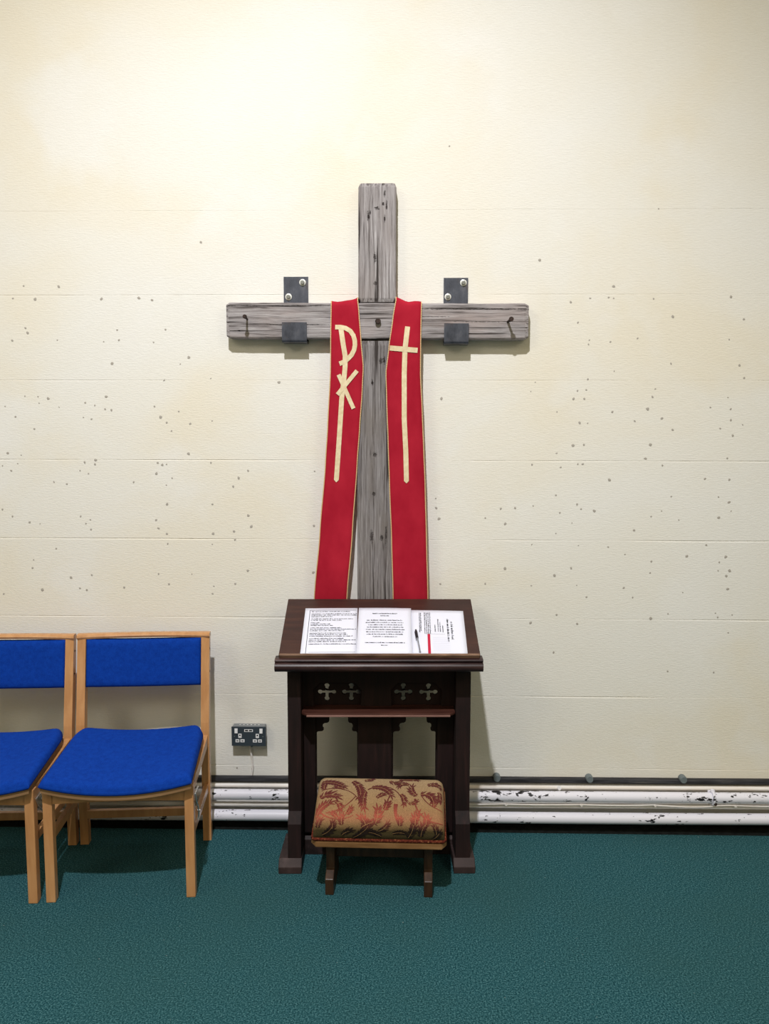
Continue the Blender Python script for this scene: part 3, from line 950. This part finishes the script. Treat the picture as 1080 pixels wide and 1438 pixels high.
# middle sheet: centred prayer
pm = sheet('middle white sheet of centred print overlapping both other sheets', W_, H_, -0.0870, 0.0008, 0.0022, math.radians(-0.7), 0.0010)
ik = Ink(W_, H_, 0.0010)
rows_ = [(0.254, 0.098), (0.239, 0.035)]
for k, ln in enumerate((0.142, 0.150, 0.130, 0.138, 0.146, 0.142, 0.140, 0.090)):
    rows_.append((0.209-0.0152*k, ln))
rows_ += [(0.065, 0.148), (0.049, 0.026)]
for yy, ln in rows_:
    ik.line(W_/2-ln/2, yy, ln, 0.0070, rp, weight=0.28)
ik.build('print', m_ink, pm)
# right sheet: printed sideways
pr = sheet('right-hand white sheet printed sideways with a red bar', W_, H_-0.016, 0.1180, 0.0045, 0.0, math.radians(-1.6), 0.0005)
ik = Ink(W_, H_, 0.0005)
for xx, ya, ln in ((0.032, 0.262, 0.13), (0.037, 0.262, 0.12), (0.052, 0.264, 0.140), (0.059, 0.264, 0.140), (0.066, 0.264, 0.140), (0.073, 0.264, 0.138), (0.092, 0.182, 0.045), (0.104, 0.220, 0.083), (0.112, 0.200, 0.062), (0.122, 0.178, 0.045)):
    ik.line(xx, ya, ln, 0.0050, rp, True, weight=0.24)
ik.line(0.140, 0.222, 0.150, 0.0095, rp, True, weight=0.22)
ik.line(0.155, 0.205, 0.118, 0.0095, rp, True, weight=0.22)
for k in range(9):
    ik.rect(0.076+k*0.0062, 0.122, 0.0785+k*0.0062, 0.124)
ik.build('print', m_ink, pr)
kr = Ink(W_, H_, 0.0005)
kr.quad([(0.063, 0.001), (0.0735, 0.001), (0.0735, 0.122), (0.063, 0.122)])
kr.build('red_bar', m_inkred, pr)
kf = Ink(W_, H_, 0.0005)
for k in range(8):
    kf.rect(0.083, 0.018+k*0.0115, 0.148, 0.0190+k*0.0115)
kf.build('faint_rule', m_inkfaint, pr)
# ballpoint pen
pen = thing('ballpoint_pen', 'clear ballpoint pen with black cap lying on the right-hand sheet', 'pen')
pen.matrix_world = on_board(0.1510, 0.006, 0.0058, math.radians(4.5))
mb = MB()
mb.tube([(0, 0.002, 0), (0, 0.096, 0)], 0.0034, 8)
mb.build('barrel', m_penclear, pen)
mb = MB()
mb.tube([(0, 0.086, 0), (0, 0.090, 0), (0, 0.125, 0), (0, 0.139, 0), (0, 0.141, 0)], [0.0045, 0.0050, 0.0050, 0.0036, 0.002], 10)
cap = mb.build('cap', m_penblack, pen)
MB().box(-0.0066, -0.0046, 0.072, 0.128, -0.001, 0.002, 0.0004).build('cap_clip', m_penblack, cap)
mb = MB()
mb.tube([(0, 0.004, 0.0036), (0, 0.086, 0.0036)], 0.0010, 6)
mb.build('ink_tube', m_penblack, pen)

# ------------------------------------------------------------------ kneeling stool
KR = math.radians(-1.2)
stool = thing('kneeling_stool', 'low sloping kneeling stool with gold and maroon leaf damask cushion', 'stool', (0.024, -0.608, 0), KR)
KS = math.radians(22.5)
KW, KD, KT = 0.484, 0.262, 0.020
KM = Matrix.Translation((0, 0.0, 0.204)) @ Matrix.Rotation(KS, 4, 'X')
# seat board with clipped corners
bd = MB()
cc = 0.018
pl = [(-KW/2+cc, 0), (KW/2-cc, 0), (KW/2, cc), (KW/2, KD-cc), (KW/2-cc, KD), (-KW/2+cc, KD), (-KW/2, KD-cc), (-KW/2, cc)]
n = 8
sh_ = KT*math.tan(KS)
bd.add([(x, y-sh_, 0) for x, y in pl]+[(x, y, KT) for x, y in pl], [tuple(range(n))[::-1], tuple(range(n, 2*n))]+[(i, (i+1) % n, (i+1) % n+n, i+n) for i in range(n)])
bd.build('seat_board', m_board, stool, bevel=0.0035, mtx=KM)
# cushion
CW, CD, CT, CR = 0.468, 0.236, 0.074, 0.030
CM = KM @ Matrix.Translation((0, 0.010, KT))
PATH = [(0.0, 0.0)]
for k in range(1, 5):
    PATH.append((-0.004*math.sin(math.pi*k/5), (CT-CR)*k/5))
PATH.append((0.0, CT-CR))
for k in range(1, 9):
    a = math.pi/2*k/8
    PATH.append((CR-CR*math.cos(a), CT-CR+CR*math.sin(a)))
for k in range(1, 25):
    q = k/24
    PATH.append((CR+(CD-2*CR)*q, CT+0.010*math.sin(math.pi*q)))
for k in range(1, 9):
    a = math.pi/2*k/8
    PATH.append((CD-CR+CR*math.sin(a), CT-CR+CR*math.cos(a)))
for k in range(1, 5):
    PATH.append((CD, (CT-CR)*(1-k/4)))
SLEN = [0.0]
for a, b in zip(PATH, PATH[1:]):
    SLEN.append(SLEN[-1]+math.hypot(b[0]-a[0], b[1]-a[1]))
TOP = SLEN[14]+CD-2*CR                      # path length to the back of the top
def pathpt(s_):
    s_ = max(0.0, min(SLEN[-1], s_))
    for i in range(len(SLEN)-1):
        if SLEN[i+1] >= s_:
            k = (s_-SLEN[i])/(SLEN[i+1]-SLEN[i])
            a, b = PATH[i], PATH[i+1]
            return a[0]+(b[0]-a[0])*k, a[1]+(b[1]-a[1])*k, (b[0]-a[0]), (b[1]-a[1])
    return PATH[-1][0], PATH[-1][1], 0, -1
def cush(x, s_, off=0.0):
    y, z, dy, dz = pathpt(s_)
    l = math.hypot(dy, dz) or 1
    ny, nz = -dz/l, dy/l
    y, z = y+ny*off, z+nz*off
    e = max(0.0, abs(x)-(CW/2-CR))
    drop = CR-math.sqrt(max(0.0, CR*CR-e*e))
    kz = max(0.0, z)/CT
    z2 = z-drop*kz
    yc = CD/2
    y2 = yc+(y-yc)*(1-drop*0.5/yc*kz)
    return (x, y2, z2)
xs = []
for k in range(41):
    q = -1+2*k/40
    xs.append(CW/2*math.copysign(1-(1-abs(q))**1.5, q))
mb = MB()
rows = [[cush(x, s_) for x in xs] for s_ in SLEN]
mb.grid(rows)
m = len(SLEN)
for col in (0, 40):
    ring = [rows[i][col] for i in range(m)]
    mb.add(ring+[(ring[0][0], CD/2, 0.0)], [(i, i+1, m) for i in range(m-1)], False)
def zones(o, vals):
    at = o.data.attributes.new('zone', 'FLOAT', 'POINT')
    at.data.foreach_set('value', vals)
vals = [s_/TOP for s_ in SLEN for _ in xs]
vals += [s_/TOP for s_ in SLEN]+[0.3]
vals += [s_/TOP for s_ in SLEN]+[0.3]
cu = mb.build('cushion', m_ground, stool, mtx=CM, fixn=True)
zones(cu, vals)
# woven leaf scrolls: flat figures laid on the cushion's surface
LF, LV, LE = MB(), [], MB()
def put(poly_pts, mbx, off):
    out = []
    for (x, s_) in poly_pts:
        x = max(-CW/2+0.006, min(CW/2-0.006, x))
        s2 = max(0.008, min(TOP+CR*0.8, s_))
        out.append((cush(x, s2, off), s2))
    return out
def blade(px, ps, ang, ln, wd, bend=0.0):
    """one pointed leaf lobe"""
    nseg = 7
    cx, cs, a = px, ps, ang
    L_, R_ = [], []
    for k in range(nseg+1):
        q = k/nseg
        w = wd*math.sin(math.pi*min(1, q*0.93+0.07))**0.8*(1-0.25*q)
        L_.append((cx-math.sin(a)*w, cs+math.cos(a)*w))
        R_.append((cx+math.sin(a)*w, cs-math.cos(a)*w))
        cx += math.cos(a)*ln/nseg
        cs += math.sin(a)*ln/nseg
        a += bend/nseg
    A, B = put(L_, LF, 0.0011), put(R_, LF, 0.0011)
    o = len(LF.v)
    vs = []
    for p, q in zip(A, B):
        vs += [p[0], q[0]]
        LV.extend([p[1]/TOP, q[1]/TOP])
    LF.add(vs, [(2*i, 2*i+1, 2*i+3, 2*i+2) for i in range(nseg)], True)
def stem(px, ps, ang, ln, curl, w0, w1, vein=False):
    nseg = max(6, int(ln/0.006))
    cx, cs, a = px, ps, ang
    L_, R_, mids = [], [], []
    for k in range(nseg+1):
        q = k/nseg
        w = w0+(w1-w0)*q
        L_.append((cx-math.sin(a)*w, cs+math.cos(a)*w))
        R_.append((cx+math.sin(a)*w, cs-math.cos(a)*w))
        mids.append((cx, cs, a))
        cx += math.cos(a)*ln/nseg
        cs += math.sin(a)*ln/nseg
        a += curl/nseg
    off = 0.0017 if vein else 0.0010
    A, B = put(L_, LF, off), put(R_, LF, off)
    vs = []
    for p, q in zip(A, B):
        vs += [p[0], q[0]]
        if not vein:
            LV.extend([p[1]/TOP, q[1]/TOP])
    (LE if vein else LF).add(vs, [(2*i, 2*i+1, 2*i+3, 2*i+2) for i in range(nseg)], True)
    return mids
def acanthus(px, ps, ang, ln, curl, size):
    """curving leaf with toothed lobes on both sides and a pale mid vein"""
    md = stem(px, ps, ang, ln, curl, size*0.085, size*0.05)
    stem(px, ps, ang, ln*0.95, curl*0.95, 0.0006, 0.0004, True)
    nl = max(3, int(ln/(size*0.40)+0.5))
    for k in range(nl):
        q = (k+0.35)/nl
        x, s_, a = md[int(q*(len(md)-1))]
        l = size*(0.72+0.45*math.sin(math.pi*min(1, q*1.05)))
        for sg in (-1, 1):
            f = 1.0 if sg*curl < 0 else 0.72
            blade(x, s_, a+sg*0.62, l*f, l*0.105, -sg*0.25)
            blade(x, s_, a+sg*1.15, l*f*0.66, l*0.085, -sg*0.45)
    x, s_, a = md[-1]
    for d in (-0.75, 0.0, 0.75):
        blade(x, s_, a+d, size*(0.95-0.25*abs(d)), size*0.10, -d*0.3)
SF = SLEN[14]        # start of the flat top
acanthus(-0.225, SF-0.005, 1.35, 0.075, -0.9, 0.032)
acanthus(-0.215, SF+0.075, 0.75, 0.060, -1.3, 0.036)
acanthus(-0.220, SF+0.155, 0.15, 0.085, -0.8, 0.030)
acanthus(-0.105, SF+0.165, -0.7, 0.090, -1.0, 0.034)
acanthus(-0.052, SF+0.110, -1.9, 0.070, 0.6, 0.032)
stem(-0.226, SF+0.03, -0.9, 0.15, 1.5, 0.0028, 0.0012)
stem(-0.190, SF+0.012, 0.2, 0.13, 0.9, 0.0020, 0.0015)
stem(-0.215, SF+0.11, 0.5, 0.16, -1.6, 0.0018, 0.0014)
acanthus(-0.010, SF-0.022, 1.25, 0.050, 0.5, 0.036)
acanthus(-0.045, SF-0.030, 1.9, 0.030, 0.6, 0.030)
acanthus(-0.030, SF+0.130, 0.25, 0.085, -1.5, 0.030)
acanthus(0.020, SF+0.030, 1.2, 0.028, 0.2, 0.030)
stem(0.060, SF+0.055, -1.7, 0.085, 0.6, 0.0075, 0.0030)
stem(-0.045, SF+0.120, 0.7, 0.14, -1.9, 0.0026, 0.0016)
acanthus(0.035, SF+0.172, -0.9, 0.050, 2.2, 0.022)
acanthus(0.105, SF+0.150, 2.6, 0.040, 1.8, 0.022)
acanthus(0.135, SF+0.095, 2.5, 0.050, -1.2, 0.028)
acanthus(0.150, SF+0.100, 0.2, 0.055, -1.6, 0.034)
acanthus(0.175, SF+0.150, 0.3, 0.045, -0.9, 0.026)
stem(0.128, SF+0.080, -1.6, 0.16, 1.7, 0.0030, 0.0014)
stem(0.150, SF+0.100, -1.2, 0.15, 1.4, 0.0018, 0.0012)
acanthus(0.130, SF-0.026, 1.6, 0.036, -0.5, 0.034)
acanthus(0.165, SF-0.030, 1.2, 0.030, 0.6, 0.030)
acanthus(-0.150, SF-0.004, 2.2, 0.020, 0.4, 0.022)
acanthus(-0.115, SF+0.010, 0.9, 0.025, 0.4, 0.022)
for (x, s_, a, l, cz, sz) in ((-0.200, 0.030, 0.4, 0.05, 0.8, 0.030), (-0.165, 0.055, 1.3, 0.02, 0.4, 0.022), (-0.090, 0.020, 0.5, 0.075, 0.5, 0.034),
                              (-0.060, 0.062, 0.6, 0.045, -0.5, 0.026), (0.010, 0.028, 2.6, 0.05, 0.5, 0.026), (0.050, 0.040, 0.3, 0.045, -0.6, 0.020),
                              (0.105, 0.024, 1.0, 0.055, 0.5, 0.032), (0.150, 0.030, 1.5, 0.050, -0.6, 0.032), (0.205, 0.040, 1.6, 0.03, 0.5, 0.022), (-0.215, 0.058, 1.5, 0.025, -0.5, 0.026)):
    acanthus(x, s_, a, l, cz, sz)
acanthus(-0.205, SF+0.118, 1.9, 0.030, -0.9, 0.026)
acanthus(-0.160, SF+0.060, -0.5, 0.040, -1.2, 0.024)
acanthus(-0.135, SF+0.120, 2.4, 0.030, 0.9, 0.020)
acanthus(-0.010, SF+0.080, 0.9, 0.030, -0.7, 0.020)
acanthus(0.075, SF+0.100, -0.9, 0.045, -0.8, 0.024)
acanthus(0.105, SF+0.060, -0.2, 0.030, 1.1, 0.018)
acanthus(0.195, SF+0.045, 1.4, 0.045, 0.9, 0.026)
acanthus(0.215, SF+0.115, -1.2, 0.040, -0.8, 0.026)
acanthus(-0.060, SF+0.172, 0.1, 0.030, 0.5, 0.018)
acanthus(0.085, SF+0.178, 0.2, 0.050, -0.4, 0.018)
acanthus(-0.130, SF-0.030, 1.8, 0.030, -0.5, 0.026)
acanthus(0.075, SF-0.030, 1.4, 0.024, 0.5, 0.024)
acanthus(0.000, 0.050, 0.3, 0.040, 0.8, 0.022)
acanthus(-0.130, 0.030, 0.8, 0.035, -0.6, 0.024)
acanthus(0.190, 0.018, 0.6, 0.040, 0.6, 0.022)
lf = LF.build('leaf_figure', m_leaf, cu, fixn=True)
lf['kind'] = 'stuff'
zones(lf, LV)
LE.build('leaf_vein', m_vein, cu, fixn=True)['kind'] = 'stuff'
# gimp braid round the cushion foot
gb = MB()
hw = CW/2+0.002
loop = [(-hw, 0.0), (-hw+0.006, -0.004), (hw-0.006, -0.004), (hw, 0.0), (hw, CD), (-hw, CD), (-hw, 0.0)]
gb.tube([(x, y, 0.006) for x, y in loop], 0.0062, 8, cap=False)
gb.build('gimp_braid', m_braid, cu)
# trestle legs with forward feet
for x in (-0.180, 0.178):
    lg = MB()
    prof = [(0.030, 0.0), (0.028, 0.060), (0.068, 0.084), (0.068, 0.225), (0.200, 0.285), (0.200, 0.070), (0.225, 0.050), (0.225, 0.0)]
    lg.prism_x(prof, x-0.0155, x+0.0155)
    lg.build('trestle_leg', m_stool, stool, bevel=0.003)
MB().box(-0.165, 0.163, 0.120, 0.140, 0.10, 0.145, 0.003).build('stretcher', m_stool, stool)

# ------------------------------------------------------------------ chairs
def make_chair(label):
    ch = thing('stacking_chair', label, 'chair', (0, 0, 0), 0, 'blue upholstered wooden chairs against the wall')
    XO, LW = 0.263, 0.033
    # front legs
    for s_ in (-1, 1):
        x0, x1 = sorted((s_*XO, s_*(XO-LW)))
        MB().box(x0, x1, 0.0, 0.034, 0.0, 0.420, 0.003).build('leg', m_beech, ch)
    # rear legs run up as back posts
    for s_ in (-1, 1):
        rows = []
        for (y, z, d) in ((0.414, 0.0, 0.034), (0.408, 0.20, 0.036), (0.405, 0.42, 0.040), (0.412, 0.50, 0.040), (0.438, 0.65, 0.036), (0.470, 0.838, 0.030)):
            xa, xb = s_*XO, s_*(XO-LW)
            rows.append([(xa, y, z), (xb, y, z), (xb, y+d, z), (xa, y+d, z)])
        mb = MB()
        mb.grid(rows, True, False)
        mb.add(rows[0], [(0, 1, 2, 3)])
        mb.add(rows[-1], [(0, 1, 2, 3)])
        p = mb.build('leg', m_beech, ch)
        for zz, yy in ((0.79, 0.478), (0.70, 0.463)):
            pg = MB()
            pg.tube([(s_*(XO-0.001), yy, zz), (s_*(XO+0.0008), yy, zz)], 0.0042, 12)
            pg.build('screw_hole', m_hole, p)
    # curved front rail, side rails, back rail
    mb = MB()
    top, bot = [], []
    N = 20
    for k in range(N+1):
        u = -1+2*k/N
        x = u*(XO-LW)
        top.append((x, 0.416-0.006*(1-u*u)))
        bot.append((x, 0.364+0.004*(1-u*u)))
    rows = [[(x, 0.004, zt), (x, 0.026, zt), (x, 0.026, zb), (x, 0.004, zb)] for (x, zt), (_, zb) in zip(top, bot)]
    mb.grid(rows, True, False)
    mb.build('front_rail', m_beech, ch)
    for s_ in (-1, 1):
        xa, xb = s_*(XO-0.005), s_*(XO-0.027)
        mb = MB()
        rows = [[(xa, y, za), (xb, y, za), (xb, y, zb), (xa, y, zb)] for (y, za, zb) in ((0.030, 0.420, 0.380), (0.20, 0.430, 0.392), (0.410, 0.450, 0.410))]
        mb.grid(rows, True, False)
        mb.build('side_rail', m_beech, ch)
    MB().box(-XO+LW, XO-LW, 0.412, 0.434, 0.405, 0.452, 0.002).build('back_rail', m_beech, ch)
    # stretchers
    for s_ in (-1, 1):
        xa, xb = sorted((s_*(XO-0.006), s_*(XO-0.024)))
        MB().box(xa, xb, 0.030, 0.412, 0.215, 0.247, 0.002).build('side_stretcher', m_beech, ch)
    MB().box(-XO+LW, XO-LW, 0.408, 0.428, 0.112, 0.144, 0.002).build('rear_stretcher', m_beech, ch)
    # dished seat: ply shell and padded cushion
    def plan(u, w):
        """u -1..1 across, w 0 front..1 back -> x,y,z of the shell underside"""
        half = 0.259-0.014*w
        y = -0.026+0.428*w-0.012*(1-u*u)*(1-w)
        zz = 0.4225+0.036*w
        zz -= (0.030*(1-w)+0.016*w)*(1-u*u)
        # rear corners are rounded
        if w > 0.8:
            k = (w-0.8)/0.2
            half *= 1-0.10*k*k
        return u*half, y, zz-0.003
    NU, NW = 24, 20
    mb = MB()
    lo = [[plan(-1+2*i/NU, j/NW) for i in range(NU+1)] for j in range(NW+1)]
    hi = [[(x, y, z+0.018) for x, y, z in r] for r in lo]
    mb.grid(lo)
    mb.grid(hi)
    def skirt(a, b):
        ring = lambda q: [q[0][i] for i in range(NU+1)]+[q[j][NU] for j in range(1, NW+1)]+[q[NW][i] for i in range(NU-1, -1, -1)]+[q[j][0] for j in range(NW-1, 0, -1)]
        mb.grid([ring(a), ring(b)], True, False)
    skirt(lo, hi)
    mb.build('seat_shell', m_ply, ch)
    mb = MB()
    T = 0.036
    def pad(u, w, h):
        x, y, z = plan(u, w)
        return x, y-0.004, z+0.0182+h
    base = [[pad(-1+2*i/NU, j/NW, 0) for i in range(NU+1)] for j in range(NW+1)]
    def edge(q):
        q = min(1.0, q)
        return math.sqrt(max(0.0, 1-(1-q)**2))
    upper = []
    for j in range(NW+1):
        r = []
        for i in range(NU+1):
            # samples crowd towards the rim so that it is round
            u = math.sin(math.pi/2*(-1+2*i/NU))
            w = 0.5+0.5*math.sin(math.pi/2*(-1+2*j/NW))
            du = (1-abs(u))*0.264/0.032
            dw = min(w, 1-w)*0.428/0.032
            h = T*(0.40+0.60*edge(du)*edge(dw))
            bulge = 0.004*(1-u*u)*(4*w*(1-w))
            x, y, z = pad(u, w, h+bulge)
            r.append((x*1.004, y, z))
        upper.append(r)
    lower = []
    for j in range(NW+1):
        lower.append([pad(math.sin(math.pi/2*(-1+2*i/NU)), 0.5+0.5*math.sin(math.pi/2*(-1+2*j/NW)), 0) for i in range(NU+1)])
    mb.grid(lower)
    mb.grid(upper)
    ring = lambda q: [q[0][i] for i in range(NU+1)]+[q[j][NU] for j in range(1, NW+1)]+[q[NW][i] for i in range(NU-1, -1, -1)]+[q[j][0] for j in range(NW-1, 0, -1)]
    a, b = ring(lower), ring(upper)
    mid = []
    for p, q in zip(a, b):
        cx, cy = (p[0]+q[0])/2, (p[1]+q[1])/2
        mid.append((cx*1.018, 0.19+(cy-0.19)*1.022, (p[2]+q[2])/2))
    mb.grid([a, mid, b], True, True)
    mb.build('seat_cushion', m_blue, ch)
    # back pad, bowed in plan
    mb = MB()
    NU, NV = 22, 12
    def yb(z):
        return 0.438+(z-0.65)*0.170
    front, back = [], []
    for j in range(NV+1):
        v_ = 0.5+0.5*math.sin(math.pi/2*(-1+2*j/NV))
        rf, rb = [], []
        for i in range(NU+1):
            u = math.sin(math.pi/2*(-1+2*i/NU))
            x = u*0.2285
            z = 0.640+0.008*(u*u)+(0.834-0.640-0.004)*v_
            bow = 0.022*(1-u*u)
            e = edge((1-abs(u))*0.228/0.016)*edge(min(v_, 1-v_)*0.19/0.016)
            y = yb(z)+bow
            rf.append((x, y+0.006-0.015*e, z))
            rb.append((x, y+0.018+0.004*e, z))
        front.append(rf)
        back.append(rb)
    mb.grid(front)
    mb.grid(back)
    ring2 = lambda q: [q[0][i] for i in range(NU+1)]+[q[j][NU] for j in range(1, NV+1)]+[q[NV][i] for i in range(NU-1, -1, -1)]+[q[j][0] for j in range(NV-1, 0, -1)]
    mb.grid([ring2(front), ring2(back)], True, True)
    mb.build('back_cushion', m_blue, ch)
    # bowed top rail
    rows = []
    for k in range(25):
        u = -1+2*k/24
        x = u*0.2645
        y = 0.466+0.022*(1-u*u)
        zt = 0.858-0.003*(1-u*u)
        rows.append([(x, y, 0.838), (x, y-0.003, 0.846), (x, y, zt-0.004), (x, y+0.006, zt), (x, y+0.028, zt), (x, y+0.034, zt-0.005), (x, y+0.034, 0.838)])
    mb = MB()
    mb.grid(rows, True, False)
    mb.add(rows[0], [tuple(range(7))])
    mb.add(rows[-1], [tuple(range(7))])
    mb.build('top_rail', m_beech, ch)
    # linking wires on both sides
    for s_ in (-1, 1):
        mb = MB()
        x = s_*(XO+0.004)
        mb.tube([(x, 0.014, 0.384), (x, 0.030, 0.350), (x, 0.070, 0.312), (x, 0.086, 0.285), (x, 0.078, 0.255)], 0.0030, 8)
        mb.tube([(x, 0.014, 0.384), (x, 0.045, 0.385), (x, 0.085, 0.378)], 0.0026, 8)
        mb.tube([(x-s_*0.006, 0.086, 0.287), (x+s_*0.006, 0.086, 0.287)], 0.0040, 8)
        mb.build('linking_hook', m_chrome, ch)
    return ch
def copy_tree(o, parent=None):
    c_ = o.copy()
    C.objects.link(c_)
    c_.parent = parent
    for k in o.children:
        copy_tree(k, c_)
    return c_
chair = make_chair('blue-padded beech chair standing whole beside the wall socket')
chair.location = (-0.899, -0.6235, 0)
chair.rotation_euler = (0, 0, math.radians(5.34))
chair2 = copy_tree(chair)
chair2['label'] = 'blue-padded beech chair cut off by the left edge of the picture'
chair2.location = (-1.4515, -0.669, 0)
chair2.rotation_euler = (0, 0, math.radians(3.5))

# ------------------------------------------------------------------ wall socket
SX, SZ = -0.5435, 0.3875
sock = thing('wall_socket', 'dark grey double wall socket between the chair and the prayer desk', 'socket', (SX, 0, SZ-0.043))
zc = 0.043
MB().box(-0.070, 0.070, -0.036, -0.0002, zc-0.039, zc+0.0425, 0.006).build('back_box', m_box, sock)
pl = MB().box(-0.073, 0.073, -0.0415, -0.0355, zc-0.043, zc+0.041, 0.0015).build('face_plate', m_plate, sock)
YP = -0.0415
for s_ in (-1, 1):
    sw = MB().prism_x([(YP+0.001, zc+0.012), (YP-0.0045, zc+0.014), (YP-0.0015, zc+0.034), (YP+0.001, zc+0.034)], s_*0.053-0.0065, s_*0.053+0.0065)
    sw.build('switch', m_whiteplastic, sock, bevel=0.0006)
    for (dx, dz, w, h) in ((s_*0.037, 0.002, 0.0070, 0.0090), (s_*0.037-s_*-0.011, -0.020, 0.0080, 0.0065), (s_*0.037-s_*0.0105, -0.020, 0.0088, 0.0065)):
        hb = MB().box(dx-w, dx+w, YP-0.0008, YP+0.001, zc+dz-h, zc+dz+h, 0.0003).build('pin_shutter', m_whiteplastic, sock)
        if abs(dz) < 0.01:
            MB().box(dx-0.0028, dx+0.0028, YP-0.0013, YP, zc+dz-0.0005, zc+dz+0.0055).build('pin_slot', m_hole, hb)
        else:
            MB().box(dx-0.0042, dx+0.0042, YP-0.0013, YP, zc+dz-0.0018, zc+dz+0.0018).build('pin_slot', m_hole, hb)
ub = MB().box(-0.0185, 0.0185, YP-0.0008, YP+0.001, zc+0.0195, zc+0.0305, 0.0003).build('usb_port', m_whiteplastic, sock)
for s_ in (-1, 1):
    MB().box(s_*0.0085-0.0065, s_*0.0085+0.0065, YP-0.0013, YP, zc+0.0225, zc+0.0283).build('port_slot', m_hole, ub)
for s_ in (-1, 1):
    disc_y(MB(), s_*0.0605, YP+0.0005, zc-0.001, 0.0025, 0.0012, 10).build('screw', m_bolt, sock)
for k in range(6):
    x = -0.040+0.016*k
    MB().box(x-0.003, x+0.003, -0.022, -0.016, zc+0.0418, zc+0.0430).build('knockout', m_washer, sock)
cb = MB()
cb.tube([(SX+0.001, -0.012, SZ-0.036), (SX+0.002, -0.010, SZ-0.072), (SX+0.006, -0.0065, SZ-0.115), (SX+0.010, -0.0055, SZ-0.150), (SX+0.004, -0.0055, SZ-0.186)], [0.0050, 0.0048, 0.0044, 0.0042, 0.0040], 10)
cb = tag(cb.build('socket_cable', m_pipe2), 'short white painted cable dropping from the wall socket to the ledge', 'cable')
disc_y(MB(), SX+0.006, -0.001, SZ-0.052, 0.0075, 0.014, 12).build('cable_gland', m_box, cb)
